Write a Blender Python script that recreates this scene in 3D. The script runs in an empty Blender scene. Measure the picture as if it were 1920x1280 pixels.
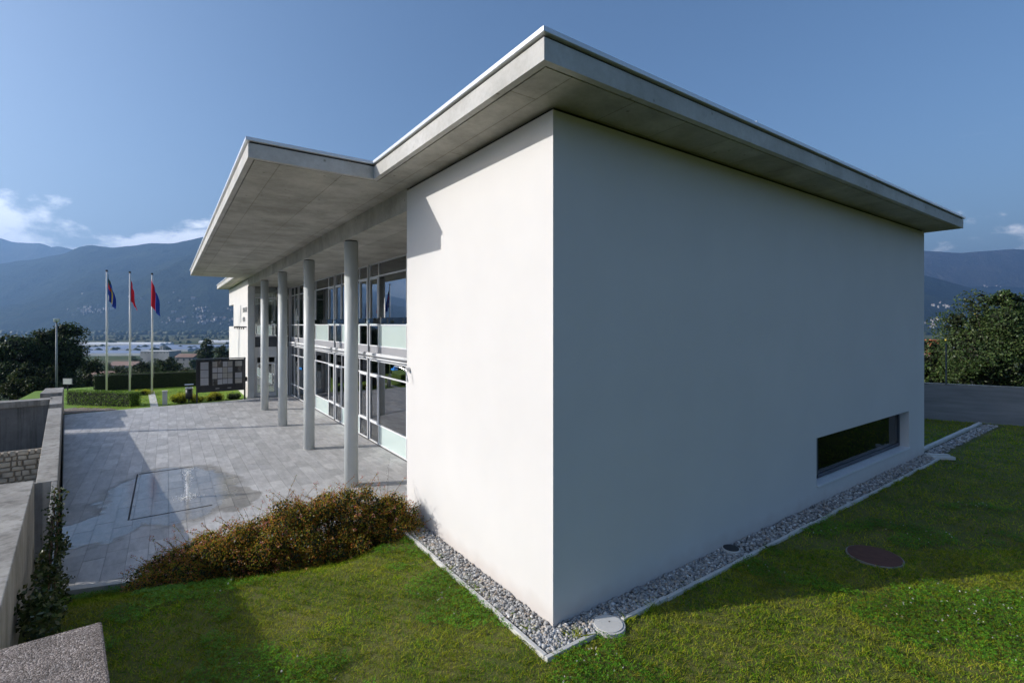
import bpy, bmesh, math, random
import numpy as np
from mathutils import Vector, noise as mnoise
R = math.radians
random.seed(7); rng = np.random.default_rng(11)
S = bpy.context.scene
COL = S.collection

# ------------------------------------------------------------------ camera, sky, sun, exposure
# world axes: +X runs along the shaded side wall, +Y along the sunlit front; origin = near wall corner at lawn level
CAM = Vector((-4.61, -5.48, 4.4))
RT = Vector((.816, -.577, 0)).normalized(); FW = Vector((.577, .816, 0)).normalized()
cd = bpy.data.cameras.new('camera'); cam = bpy.data.objects.new('camera', cd); COL.objects.link(cam)
cam.location = CAM; cam.rotation_euler = (R(90), 0, -math.atan2(.577, .816))
cd.sensor_width = 36; cd.lens = 36*915/1920; cd.shift_y = -32/1920; cd.shift_x = 0
cd.clip_start = .05; cd.clip_end = 60000
S.camera = cam
SUN_TO = Vector((-3.32, 1.5, 1.655)).normalized()
EL = math.asin(SUN_TO.z); AZ = math.atan2(SUN_TO.x, SUN_TO.y)
sd = bpy.data.lights.new('sun', 'SUN'); so = bpy.data.objects.new('sun', sd); COL.objects.link(so)
sd.energy = 5.0; sd.angle = R(.53); sd.color = (1, .968, .922)
so.rotation_euler = (-SUN_TO).to_track_quat('-Z', 'Y').to_euler(); so.location = (-30, 15, 40)
W = bpy.data.worlds.new('World'); S.world = W; W.use_nodes = True
wn = W.node_tree.nodes; wl = W.node_tree.links; wn.clear()
def N(nt, t, **k):
    n = nt.nodes.new(t)
    for a, b in k.items():
        if a.startswith('_'): setattr(n, a[1:], b)
    for a, b in k.items():
        if not a.startswith('_'):
            n.inputs[int(a[1:]) if a[0] == 'i' and a[1:].isdigit() else a.replace('__', ' ')].default_value = b
    return n
nt = W.node_tree
sky = N(nt, 'ShaderNodeTexSky', _sky_type='NISHITA', _sun_disc=False, _sun_elevation=EL, _sun_rotation=AZ, _air_density=1.0, _dust_density=3.4, _ozone_density=1.6, _altitude=300)
bg = N(nt, 'ShaderNodeBackground', Strength=.15); out = N(nt, 'ShaderNodeOutputWorld')
# low cumulus along the horizon and thin wisps above, all round the sky
tc = N(nt, 'ShaderNodeTexCoord')
mp = N(nt, 'ShaderNodeMapping'); mp.inputs['Scale'].default_value = (1, 1, 1.9); mp.inputs['Location'].default_value = (5.37, .2, .05)
n1 = N(nt, 'ShaderNodeTexNoise', Scale=4.6, Detail=10, Roughness=.6, Distortion=.2)
sx = N(nt, 'ShaderNodeSeparateXYZ')
band = N(nt, 'ShaderNodeValToRGB'); e = band.color_ramp.elements
e[0].position = .125; e[0].color = (1, 1, 1, 1); e[1].position = .275; e[1].color = (0, 0, 0, 1)
e2 = band.color_ramp.elements.new(.19); e2.color = (.87, .87, .87, 1)
add = N(nt, 'ShaderNodeMath', _operation='ADD'); rmp = N(nt, 'ShaderNodeMapRange', i1=1.462, i2=1.555, i3=0, i4=.78)
rmp.interpolation_type = 'SMOOTHSTEP'
mp2 = N(nt, 'ShaderNodeMapping'); mp2.inputs['Scale'].default_value = (1.0, 1.6, 9); mp2.inputs['Rotation'].default_value = (0, 0, .5)
n2 = N(nt, 'ShaderNodeTexNoise', Scale=2.6, Detail=7, Roughness=.55)
r2 = N(nt, 'ShaderNodeMapRange', i1=.73, i2=.9, i3=0, i4=.30); r2.interpolation_type = 'SMOOTHSTEP'
mxm = N(nt, 'ShaderNodeMath', _operation='MAXIMUM')
mix = N(nt, 'ShaderNodeMix', _data_type='RGBA'); mix.inputs[7].default_value = (13.5, 13.6, 14.2, 1)
hs = N(nt, 'ShaderNodeHueSaturation', Saturation=1.14, Value=1.0)
for a, b in ((tc.outputs['Generated'], mp.inputs[0]), (mp.outputs[0], n1.inputs['Vector']), (tc.outputs['Generated'], sx.inputs[0]),
             (sx.outputs[2], band.inputs[0]), (band.outputs[0], add.inputs[0]), (n1.outputs[0], add.inputs[1]), (add.outputs[0], rmp.inputs[0]),
             (tc.outputs['Generated'], mp2.inputs[0]), (mp2.outputs[0], n2.inputs['Vector']), (n2.outputs[0], r2.inputs[0]),
             (rmp.outputs[0], mxm.inputs[0]), (r2.outputs[0], mxm.inputs[1]), (mxm.outputs[0], mix.inputs[0]),
             (sky.outputs[0], hs.inputs['Color']), (hs.outputs[0], mix.inputs[6]), (mix.outputs[2], bg.inputs[0]), (bg.outputs[0], out.inputs[0])): wl.new(a, b)
S.render.engine = 'CYCLES'
S.view_settings.view_transform = 'Standard'; S.view_settings.look = 'None'; S.view_settings.exposure = .12; S.view_settings.gamma = 1
S.cycles.max_bounces = 8; S.cycles.transparent_max_bounces = 16; S.cycles.volume_bounces = 0
S.cycles.use_denoising = True; S.cycles.caustics_reflective = False; S.cycles.caustics_refractive = False

# ------------------------------------------------------------------ helpers
def at(px, py, Y):
    return CAM + RT*((px-960)/915*Y) + FW*Y + Vector((0, 0, (608-py)/915*Y))
def tag(o, label=None, cat=None, group=None, kind=None):
    if label: o['label'] = label
    if cat: o['category'] = cat
    if group: o['group'] = group
    if kind: o['kind'] = kind
    return o
def empty(name, loc=(0, 0, 0), rz=0):
    o = bpy.data.objects.new(name, None); COL.objects.link(o); o.location = loc; o.rotation_euler.z = rz; o.empty_display_size = .2
    return o
def link(name, me, mat=None, parent=None, loc=None):
    o = bpy.data.objects.new(name, me); COL.objects.link(o)
    if mat is not None:
        for m in (mat if isinstance(mat, (list, tuple)) else [mat]): me.materials.append(m)
    if loc is not None: o.location = loc
    if parent is not None: o.parent = parent
    return o
class MB:
    def __init__(s): s.v = []; s.f = []; s.m = []
    def add(s, vs, fs, m=0):
        k = len(s.v); s.v += [tuple(p) for p in vs]
        for f in fs: s.f.append([k+i for i in f]); s.m.append(m)
        return s
    def box(s, x0, x1, y0, y1, z0, z1, m=0):
        return s.add([(x0, y0, z0), (x1, y0, z0), (x1, y1, z0), (x0, y1, z0), (x0, y0, z1), (x1, y0, z1), (x1, y1, z1), (x0, y1, z1)],
                     [(0, 3, 2, 1), (4, 5, 6, 7), (0, 1, 5, 4), (1, 2, 6, 5), (2, 3, 7, 6), (3, 0, 4, 7)], m)
    def prism(s, poly, z0, z1, m=0):
        n = len(poly)
        ar = sum(poly[i][0]*poly[(i+1) % n][1]-poly[(i+1) % n][0]*poly[i][1] for i in range(n))
        if ar < 0: poly = poly[::-1]
        return s.add([(p[0], p[1], z0) for p in poly]+[(p[0], p[1], z1) for p in poly],
                     [tuple(range(n-1, -1, -1)), tuple(range(n, 2*n))]+[(i, (i+1) % n, n+(i+1) % n, n+i) for i in range(n)], m)
    def tube(s, pts, rad, n=8, m=0):
        pts = [Vector(p) for p in pts]; rings = []
        rad = rad if isinstance(rad, (list, tuple)) else [rad]*len(pts)
        for i, p in enumerate(pts):
            d = (pts[min(i+1, len(pts)-1)]-pts[max(i-1, 0)]).normalized()
            u = d.orthogonal().normalized() if abs(d.z) < .9 else Vector((1, 0, 0)); u = (u-d*u.dot(d)).normalized(); w = d.cross(u)
            rings.append([p+(u*math.cos(2*math.pi*k/n)+w*math.sin(2*math.pi*k/n))*rad[i] for k in range(n)])
        vs = [q for r in rings for q in r]; fs = []
        for i in range(len(pts)-1):
            for k in range(n): fs.append((i*n+k, i*n+(k+1) % n, (i+1)*n+(k+1) % n, (i+1)*n+k))
        fs.append(tuple(range(n-1, -1, -1))); fs.append(tuple((len(pts)-1)*n+k for k in range(n)))
        return s.add(vs, fs, m)
    def cyl(s, x, y, z0, z1, r, n=32, m=0, r1=None): return s.tube([(x, y, z0), (x, y, z1)], [r, r if r1 is None else r1], n, m)
    def quad(s, a, b, c, d, m=0): return s.add([a, b, c, d], [(0, 1, 2, 3)], m)
    def build(s, name, mat, parent=None, loc=None, smooth=False, bevel=0):
        me = bpy.data.meshes.new(name); me.from_pydata(s.v, [], s.f); me.polygons.foreach_set('material_index', s.m)
        if smooth:
            me.polygons.foreach_set('use_smooth', [len(f) == 4 for f in s.f])
        me.update(); o = link(name, me, mat, parent, loc)
        if bevel:
            b = o.modifiers.new('bevel', 'BEVEL'); b.width = bevel; b.segments = 2; b.limit_method = 'ANGLE'
        return o
def cells(us, vs, skip, fn, t):
    """wall of thickness t on a grid us x vs without the cells in skip; fn(u, v, d) -> point"""
    b = MB(); nu, nv = len(us)-1, len(vs)-1
    on = lambda i, j: 0 <= i < nu and 0 <= j < nv and (i, j) not in skip
    for i in range(nu):
        for j in range(nv):
            if not on(i, j): continue
            u0, u1, v0, v1 = us[i], us[i+1], vs[j], vs[j+1]
            b.quad(fn(u0, v0, 0), fn(u1, v0, 0), fn(u1, v1, 0), fn(u0, v1, 0)); b.quad(fn(u0, v1, t), fn(u1, v1, t), fn(u1, v0, t), fn(u0, v0, t))
            if not on(i-1, j): b.quad(fn(u0, v0, t), fn(u0, v0, 0), fn(u0, v1, 0), fn(u0, v1, t))
            if not on(i+1, j): b.quad(fn(u1, v0, 0), fn(u1, v0, t), fn(u1, v1, t), fn(u1, v1, 0))
            if not on(i, j-1): b.quad(fn(u0, v0, t), fn(u1, v0, t), fn(u1, v0, 0), fn(u0, v0, 0))
            if not on(i, j+1): b.quad(fn(u0, v1, 0), fn(u1, v1, 0), fn(u1, v1, t), fn(u0, v1, t))
    return b
def np_mesh(name, V, F, mat, parent=None, smooth=False, mi=None):
    """V (n,3), F (m,k) numpy -> object"""
    me = bpy.data.meshes.new(name); k = F.shape[1]
    me.vertices.add(len(V)); me.vertices.foreach_set('co', np.ascontiguousarray(V, dtype=np.float32).ravel())
    me.loops.add(F.size); me.loops.foreach_set('vertex_index', np.ascontiguousarray(F, dtype=np.int32).ravel())
    me.polygons.add(len(F)); me.polygons.foreach_set('loop_start', np.arange(0, F.size, k, dtype=np.int32))
    if mi is not None: me.polygons.foreach_set('material_index', np.ascontiguousarray(mi, dtype=np.int32))
    if smooth: me.polygons.foreach_set('use_smooth', np.ones(len(F), dtype=bool))
    me.update(calc_edges=True)
    return link(name, me, mat, parent)
def unit(v): return v/np.maximum(np.linalg.norm(v, axis=1, keepdims=True), 1e-9)
def leaves(P, ln, wd, up=.25, nrm=None):
    """diamond leaves folded on nothing: centres P, length and width arrays"""
    n = len(P); d = unit(rng.normal(size=(n, 3))+np.array([0, 0, up])); r = rng.normal(size=(n, 3))
    if nrm is not None: r = r*.55+nrm
    s = unit(np.cross(d, r)); ln = np.broadcast_to(ln, n)[:, None]; wd = np.broadcast_to(wd, n)[:, None]
    V = np.stack([P-d*ln*.5, P+s*wd*.5-d*ln*.05, P+d*ln*.5, P-s*wd*.5-d*ln*.05], 1).reshape(-1, 3)
    return V, np.arange(4*n).reshape(n, 4)
def clumps(cs, rs, n, flat=1.0):
    """n points spread over the shells of the spheres cs, rs"""
    cs = np.array(cs, float); rs = np.array(rs, float); w = rs**2/np.sum(rs**2)
    k = rng.choice(len(cs), n, p=w); d = unit(rng.normal(size=(n, 3))); rad = rs[k]*(1-.55*rng.random(n)**2.2)
    d[:, 2] *= flat
    return cs[k]+d*rad[:, None], d

# ------------------------------------------------------------------ materials
def mat(name, col=(.5, .5, .5), rough=.6, metal=0, spec=.5):
    m = bpy.data.materials.new(name); m.use_nodes = True; p = m.node_tree.nodes['Principled BSDF']
    p.inputs['Base Color'].default_value = (*col, 1); p.inputs['Roughness'].default_value = rough; p.inputs['Metallic'].default_value = metal
    p.inputs['Specular IOR Level'].default_value = spec
    return m, m.node_tree, p
def ramp(nt, stops, interp='LINEAR'):
    n = nt.nodes.new('ShaderNodeValToRGB'); n.color_ramp.interpolation = interp; e = n.color_ramp.elements
    while len(e) < len(stops): e.new(.5)
    for q, (pos, c) in zip(e, stops): q.position = pos; q.color = (*c, 1) if len(c) == 3 else c
    return n
def noisy(name, c0, c1, scale, rough=.7, bump=.0, bscale=80, detail=6, spec=.4, metal=0, dist=.02, pos=(.3, .7), stretch=None):
    m, nt, p = mat(name, c0, rough, metal, spec); L = nt.links
    tc = N(nt, 'ShaderNodeTexCoord'); g = N(nt, 'ShaderNodeNewGeometry'); src = g.outputs['Position']
    if stretch:
        mp = N(nt, 'ShaderNodeMapping'); mp.inputs['Scale'].default_value = stretch; L.new(src, mp.inputs[0]); src = mp.outputs[0]
    n1 = N(nt, 'ShaderNodeTexNoise', Scale=scale, Detail=detail, Roughness=.6); L.new(src, n1.inputs['Vector'])
    r = ramp(nt, [(pos[0], c0), (pos[1], c1)]); L.new(n1.outputs[0], r.inputs[0]); L.new(r.outputs[0], p.inputs['Base Color'])
    if bump:
        n2 = N(nt, 'ShaderNodeTexNoise', Scale=bscale, Detail=4, Roughness=.6); L.new(g.outputs['Position'], n2.inputs['Vector'])
        b = N(nt, 'ShaderNodeBump', Strength=bump, Distance=dist); L.new(n2.outputs[0], b.inputs['Height']); L.new(b.outputs[0], p.inputs['Normal'])
    return m
def concrete(name, c0, c1, rough=.75, panel=None, pits=True, streak=.0):
    m, nt, p = mat(name, c0, rough, 0, .35); L = nt.links
    g = N(nt, 'ShaderNodeNewGeometry'); pos = g.outputs['Position']
    n1 = N(nt, 'ShaderNodeTexNoise', Scale=.9, Detail=9, Roughness=.7); L.new(pos, n1.inputs['Vector'])
    r = ramp(nt, [(.36, c0), (.64, c1)]); L.new(n1.outputs[0], r.inputs[0]); col = r.outputs[0]
    n2 = N(nt, 'ShaderNodeTexNoise', Scale=14, Detail=5, Roughness=.7); L.new(pos, n2.inputs['Vector'])
    def mul(col, fac, dark, f=1.0):
        x = N(nt, 'ShaderNodeMix', _data_type='RGBA', _blend_type='MULTIPLY'); L.new(fac, x.inputs[0]) if not isinstance(fac, float) else setattr(x.inputs[0], 'default_value', fac)
        L.new(col, x.inputs[6]); x.inputs[7].default_value = (*dark, 1); return x.outputs[2]
    mr = N(nt, 'ShaderNodeMapRange', i1=.45, i2=.75, i3=0, i4=.35); L.new(n2.outputs[0], mr.inputs[0]); col = mul(col, mr.outputs[0], (.7, .68, .62))
    if pits:
        v = N(nt, 'ShaderNodeTexVoronoi', Scale=2.8); L.new(pos, v.inputs['Vector'])
        mv = N(nt, 'ShaderNodeMapRange', i1=.10, i2=.04, i3=0, i4=.75); L.new(v.outputs['Distance'], mv.inputs[0]); col = mul(col, mv.outputs[0], (.35, .33, .28))
    if streak:
        mp = N(nt, 'ShaderNodeMapping'); mp.inputs['Scale'].default_value = (3.5, 3.5, .18); L.new(pos, mp.inputs[0])
        n3 = N(nt, 'ShaderNodeTexNoise', Scale=1.6, Detail=5, Roughness=.6); L.new(mp.outputs[0], n3.inputs['Vector'])
        m3 = N(nt, 'ShaderNodeMapRange', i1=.48, i2=.72, i3=0, i4=streak); L.new(n3.outputs[0], m3.inputs[0]); col = mul(col, m3.outputs[0], (.45, .45, .42))
    h = n2.outputs[0]
    if panel:
        mp = N(nt, 'ShaderNodeMapping'); mp.inputs['Rotation'].default_value = (0, 0, R(90)); mp.inputs['Location'].default_value = (0, .32, 0); L.new(pos, mp.inputs[0])
        b = N(nt, 'ShaderNodeTexBrick', Scale=1, Mortar__Size=.011, Brick__Width=panel[0], Row__Height=panel[1]); L.new(mp.outputs[0], b.inputs['Vector'])
        b.inputs['Color1'].default_value = (0.0, 0, 0, 1); b.inputs['Color2'].default_value = (.42, .42, .42, 1); b.inputs['Mortar'].default_value = (1, 1, 1, 1)
        mb = N(nt, 'ShaderNodeMath', _operation='MULTIPLY', i1=.72); L.new(b.outputs['Color'], mb.inputs[0]); col = mul(col, mb.outputs[0], (.5, .48, .42))
    L.new(col, p.inputs['Base Color'])
    bp = N(nt, 'ShaderNodeBump', Strength=.25, Distance=.006); L.new(h, bp.inputs['Height']); L.new(bp.outputs[0], p.inputs['Normal'])
    return m
def foliage(name, cols, rough=.55, trans=.35, spec=.3):
    m, nt, p = mat(name, cols[0], rough, 0, spec); L = nt.links
    g = N(nt, 'ShaderNodeNewGeometry'); k = len(cols)
    r = ramp(nt, [(i/(k-1) if k > 1 else 0, c) for i, c in enumerate(cols)]); L.new(g.outputs['Random Per Island'], r.inputs[0])
    n = N(nt, 'ShaderNodeTexNoise', Scale=.9, Detail=3); L.new(g.outputs['Position'], n.inputs['Vector'])
    mr = N(nt, 'ShaderNodeMapRange', i1=.3, i2=.7, i3=.65, i4=1.3); L.new(n.outputs[0], mr.inputs[0])
    h = N(nt, 'ShaderNodeHueSaturation'); L.new(mr.outputs[0], h.inputs['Value']); L.new(r.outputs[0], h.inputs['Color']); L.new(h.outputs[0], p.inputs['Base Color'])
    if trans:
        t = N(nt, 'ShaderNodeBsdfTranslucent'); L.new(h.outputs[0], t.inputs[0]); mx = N(nt, 'ShaderNodeMixShader', i0=trans)
        o = nt.nodes['Material Output']; L.new(p.outputs[0], mx.inputs[1]); L.new(t.outputs[0], mx.inputs[2]); L.new(mx.outputs[0], o.inputs[0])
    return m
def glass_mat(name, tint, refl=3.5, rough=0.0):
    m = bpy.data.materials.new(name); m.use_nodes = True; nt = m.node_tree; nt.nodes.clear(); L = nt.links
    o = N(nt, 'ShaderNodeOutputMaterial'); f = N(nt, 'ShaderNodeFresnel', IOR=refl); t = N(nt, 'ShaderNodeBsdfTransparent'); t.inputs[0].default_value = (*tint, 1)
    g = N(nt, 'ShaderNodeBsdfGlossy', Roughness=rough); g.inputs[0].default_value = (.95, .97, 1, 1); mx = N(nt, 'ShaderNodeMixShader')
    # faint waviness of float glass
    L.new(f.outputs[0], mx.inputs[0]); L.new(t.outputs[0], mx.inputs[1]); L.new(g.outputs[0], mx.inputs[2]); L.new(mx.outputs[0], o.inputs[0])
    return m

M = {}
# white render: fine grain, very slight weathering
m, nt, p = mat('white_plaster', (.80, .79, .77), .85, 0, .2); L = nt.links
g = N(nt, 'ShaderNodeNewGeometry'); n1 = N(nt, 'ShaderNodeTexNoise', Scale=.5, Detail=8, Roughness=.6); L.new(g.outputs['Position'], n1.inputs['Vector'])
r = ramp(nt, [(.25, (.655, .636, .614)), (.75, (.712, .692, .668))]); L.new(n1.outputs[0], r.inputs[0])
sz = N(nt, 'ShaderNodeSeparateXYZ'); L.new(g.outputs['Position'], sz.inputs[0])
nn = N(nt, 'ShaderNodeTexNoise', Scale=3, Detail=4); L.new(g.outputs['Position'], nn.inputs['Vector'])
sub = N(nt, 'ShaderNodeMath', _operation='MULTIPLY_ADD', i1=-.35, i2=.1); L.new(nn.outputs[0], sub.inputs[0])
ad = N(nt, 'ShaderNodeMath', _operation='ADD'); L.new(sz.outputs[2], ad.inputs[0]); L.new(sub.outputs[0], ad.inputs[1])
mr = N(nt, 'ShaderNodeMapRange', i1=-.05, i2=.22, i3=.55, i4=0); L.new(ad.outputs[0], mr.inputs[0])
mx = N(nt, 'ShaderNodeMix', _data_type='RGBA', _blend_type='MULTIPLY'); mx.inputs[7].default_value = (.80, .73, .68, 1)
L.new(mr.outputs[0], mx.inputs[0]); L.new(r.outputs[0], mx.inputs[6]); L.new(mx.outputs[2], p.inputs['Base Color'])
n2 = N(nt, 'ShaderNodeTexNoise', Scale=140, Detail=3); L.new(g.outputs['Position'], n2.inputs['Vector'])
n3 = N(nt, 'ShaderNodeTexNoise', Scale=1.3, Detail=3); L.new(g.outputs['Position'], n3.inputs['Vector'])
b1 = N(nt, 'ShaderNodeBump', Strength=.25, Distance=.003); L.new(n2.outputs[0], b1.inputs['Height'])
b2 = N(nt, 'ShaderNodeBump', Strength=.12, Distance=.02); L.new(n3.outputs[0], b2.inputs['Height']); L.new(b1.outputs[0], b2.inputs['Normal']); L.new(b2.outputs[0], p.inputs['Normal'])
M['plaster'] = m
M['concrete'] = concrete('fair_faced_concrete', (.42, .41, .38), (.58, .57, .545))
M['soffit'] = concrete('board_marked_concrete', (.35, .335, .295), (.56, .545, .495), panel=(5.2, 1.22))
M['wallcon'] = concrete('weathered_concrete', (.25, .23, .20), (.43, .405, .365), streak=.85)
M['darkcon'] = concrete('shaded_stained_concrete', (.15, .147, .14), (.235, .23, .22), streak=.9)  # stain streaks, plus a base darkened to stand in for shade on the left walls
M['boardcon'] = noisy('board_marked_wall', (.17, .175, .18), (.27, .275, .28), 1.1, .85, .35, 30, stretch=(.5, .5, 5), dist=.01)
M['kerb'] = noisy('kerb_concrete', (.50, .49, .46), (.64, .63, .60), 3, .85, .3, 120, dist=.004)
M['zinc'] = noisy('zinc_sheet', (.70, .72, .75), (.77, .79, .81), 1.5, .35, metal=.35)
M['dark'] = noisy('dark_joint', (.012, .012, .012), (.02, .02, .02), 4, .8)
M['frame'] = noisy('white_painted_aluminium', (.74, .75, .76), (.78, .79, .80), 2, .35)
M['framedk'] = noisy('dark_grey_joint', (.06, .07, .085), (.08, .09, .105), 2, .5)
M['spandrel'] = noisy('grey_painted_sheet', (.34, .34, .36), (.38, .38, .40), 1, .4)
M['column'] = noisy('grey_green_painted_steel', (.56, .59, .59), (.62, .65, .645), 1.5, .42, .05, 30, dist=.004)
M['glass'] = glass_mat('window_glass', (.86, .94, .92))
M['railglass'] = glass_mat('railing_glass', (.86, .95, .95), 1.45)
M['clearglass'] = glass_mat('display_glass', (.97, .97, .97), 1.35)
M['frost'] = noisy('frosted_green_glass', (.53, .63, .60), (.57, .67, .64), .8, .12, spec=.6)
M['interior'] = noisy('interior_paint', (.62, .61, .58), (.70, .69, .66), .6, .8)
M['carpet'] = noisy('interior_floor', (.38, .36, .33), (.46, .44, .41), 2, .6)
M['curtain'] = noisy('pale_curtain', (.50, .55, .53), (.60, .66, .63), 1.2, .9, stretch=(1, 9, .3))
M['steel'] = noisy('stainless_steel', (.55, .56, .57), (.65, .66, .67), 3, .3, metal=.9)
M['black'] = noisy('black_metal', (.02, .02, .022), (.03, .03, .033), 3, .45)
M['blue'] = noisy('blue_plastic', (.02, .16, .50), (.03, .22, .60), 4, .3)
# granite paving with a wet patch round the fountain
m, nt, p = mat('granite_slab', (.45, .45, .45), .7, 0, .5); L = nt.links
g = N(nt, 'ShaderNodeNewGeometry'); oi = N(nt, 'ShaderNodeObjectInfo'); pos = g.outputs['Position']
a1 = N(nt, 'ShaderNodeMath', _operation='ADD'); L.new(g.outputs['Random Per Island'], a1.inputs[0]); L.new(oi.outputs['Random'], a1.inputs[1])
fr = N(nt, 'ShaderNodeMath', _operation='FRACT'); L.new(a1.outputs[0], fr.inputs[0])
r = ramp(nt, [(0, (.42, .415, .41)), (.35, (.48, .47, .465)), (.7, (.515, .505, .50)), (1, (.58, .57, .56))]); L.new(fr.outputs[0], r.inputs[0])
mpg = N(nt, 'ShaderNodeMapping'); mpg.inputs['Scale'].default_value = (2.5, .8, 1); L.new(pos, mpg.inputs[0])
n1 = N(nt, 'ShaderNodeTexNoise', Scale=2.2, Detail=8, Roughness=.7); L.new(mpg.outputs[0], n1.inputs['Vector'])
mr = N(nt, 'ShaderNodeMapRange', i1=.3, i2=.7, i3=.74, i4=1.16); L.new(n1.outputs[0], mr.inputs[0])
n5 = N(nt, 'ShaderNodeTexNoise', Scale=90, Detail=3, Roughness=.8); L.new(pos, n5.inputs['Vector'])
m5 = N(nt, 'ShaderNodeMapRange', i1=.3, i2=.7, i3=.88, i4=1.12); L.new(n5.outputs[0], m5.inputs[0])
mm = N(nt, 'ShaderNodeMath', _operation='MULTIPLY'); L.new(mr.outputs[0], mm.inputs[0]); L.new(m5.outputs[0], mm.inputs[1])
hv = N(nt, 'ShaderNodeHueSaturation'); L.new(r.outputs[0], hv.inputs['Color']); L.new(mm.outputs[0], hv.inputs['Value'])
def ell(cx, cy, rx, ry, dist, sc):
    nd = N(nt, 'ShaderNodeTexNoise', Scale=sc, Detail=4, Roughness=.55); L.new(pos, nd.inputs['Vector'])
    vs = N(nt, 'ShaderNodeVectorMath', _operation='MULTIPLY_ADD'); L.new(nd.outputs['Color'], vs.inputs[0]); vs.inputs[1].default_value = (dist, dist*1.4, 0); L.new(pos, vs.inputs[2])
    mp = N(nt, 'ShaderNodeMapping'); mp.inputs['Location'].default_value = (-(cx+dist/2)/rx, -(cy+dist*.7)/ry, 0); mp.inputs['Scale'].default_value = (1/rx, 1/ry, 0); L.new(vs.outputs[0], mp.inputs[0])
    ln = N(nt, 'ShaderNodeVectorMath', _operation='LENGTH'); L.new(mp.outputs[0], ln.inputs[0]); return ln.outputs['Value']
d1 = ell(-4.5, 12.9, 1.75, 3.1, 1.3, 1.1); d2 = ell(-6.0, 10.6, .9, 1.3, 1.2, 1.4); d3 = ell(-3.0, 11.2, .65, 1.2, .7, 1.3)
mn = N(nt, 'ShaderNodeMath', _operation='MINIMUM'); L.new(d1, mn.inputs[0]); L.new(d2, mn.inputs[1])
film = N(nt, 'ShaderNodeMapRange', i1=1.0, i2=.94, i3=0, i4=1); L.new(mn.outputs[0], film.inputs[0])
mn2 = N(nt, 'ShaderNodeMath', _operation='MINIMUM'); L.new(mn.outputs[0], mn2.inputs[0]); L.new(d3, mn2.inputs[1])
damp = N(nt, 'ShaderNodeMapRange', i1=1.12, i2=1.0, i3=0, i4=1); L.new(mn2.outputs[0], damp.inputs[0])
dk = N(nt, 'ShaderNodeMix', _data_type='RGBA', _blend_type='MULTIPLY'); dk.inputs[7].default_value = (.60, .585, .55, 1); L.new(damp.outputs[0], dk.inputs[0]); L.new(hv.outputs[0], dk.inputs[6])
L.new(dk.outputs[2], p.inputs['Base Color'])
rr = N(nt, 'ShaderNodeMapRange', i1=0, i2=1, i3=.62, i4=.13); L.new(film.outputs[0], rr.inputs[0]); L.new(rr.outputs[0], p.inputs['Roughness'])
bs = N(nt, 'ShaderNodeMapRange', i1=0, i2=1, i3=.4, i4=.01); L.new(film.outputs[0], bs.inputs[0])
bp = N(nt, 'ShaderNodeBump', Distance=.006); L.new(bs.outputs[0], bp.inputs['Strength']); L.new(n5.outputs[0], bp.inputs['Height']); L.new(bp.outputs[0], p.inputs['Normal'])
M['slab'] = m
M['mortar'] = noisy('paving_mortar', (.20, .195, .19), (.28, .275, .27), 5, .9)
# gravel stones
m, nt, p = mat('river_gravel', (.4, .4, .4), .75, 0, .4); L = nt.links
g = N(nt, 'ShaderNodeNewGeometry'); r = ramp(nt, [(0, (.16, .165, .17)), (.3, (.30, .30, .30)), (.6, (.42, .41, .39)), (.8, (.40, .33, .26)), (.88, (.55, .54, .52)), (1, (.68, .67, .65))])
L.new(g.outputs['Random Per Island'], r.inputs[0]); L.new(r.outputs[0], p.inputs['Base Color']); M['gravel'] = m
M['gravelbed'] = noisy('gravel_bed', (.10, .095, .09), (.16, .155, .15), 40, .9)
M['soil'] = noisy('lawn_soil', (.075, .095, .016), (.16, .145, .04), 1.4, .95, .6, 60, pos=(.35, .75))
m = foliage('lawn_grass', [(.07, .20, .009), (.145, .31, .012), (.25, .375, .016), (.38, .43, .022), (.50, .44, .06)], .6, .35, .08)
nt = m.node_tree; L = nt.links; p = nt.nodes['Principled BSDF']  # dry and lush patches
g = N(nt, 'ShaderNodeNewGeometry'); n1 = N(nt, 'ShaderNodeTexNoise', Scale=.75, Detail=4, Roughness=.6); L.new(g.outputs['Position'], n1.inputs['Vector'])
mr = N(nt, 'ShaderNodeMapRange', i1=.48, i2=.72, i3=0, i4=.6); L.new(n1.outputs[0], mr.inputs[0])
src = p.inputs['Base Color'].links[0].from_socket; mx = N(nt, 'ShaderNodeMix', _data_type='RGBA'); L.new(mr.outputs[0], mx.inputs[0]); L.new(src, mx.inputs[6]); mx.inputs[7].default_value = (.50, .44, .06, 1)
L.new(mx.outputs[2], p.inputs['Base Color'])
for q in nt.nodes:
    if q.type == 'BSDF_TRANSLUCENT': L.new(mx.outputs[2], q.inputs[0])
M['grass'] = m
M['clover'] = foliage('clover_leaf', [(.06, .19, .014), (.11, .27, .018), (.18, .34, .025)], .5, .35, .15)
M['cloverflower'] = foliage('clover_flower', [(.62, .60, .52), (.72, .68, .62)], .7, .2)
M['shrubleaf'] = foliage('abelia_leaf', [(.12, .21, .02), (.24, .31, .025), (.46, .34, .03), (.60, .29, .04), (.55, .16, .05), (.20, .29, .025)], .45, .5)
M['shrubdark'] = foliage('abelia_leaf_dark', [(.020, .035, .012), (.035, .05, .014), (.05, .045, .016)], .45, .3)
M['twig'] = noisy('reddish_twig', (.07, .035, .02), (.12, .06, .03), 8, .8)
M['pinkflower'] = foliage('shrub_flower', [(.75, .62, .58), (.55, .16, .12), (.60, .22, .17), (.40, .10, .07)], .6, .3)
M['leafdark'] = foliage('dark_tree_leaf', [(.022, .042, .010), (.038, .066, .014), (.06, .092, .02), (.085, .105, .026)], .45, .3)
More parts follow.
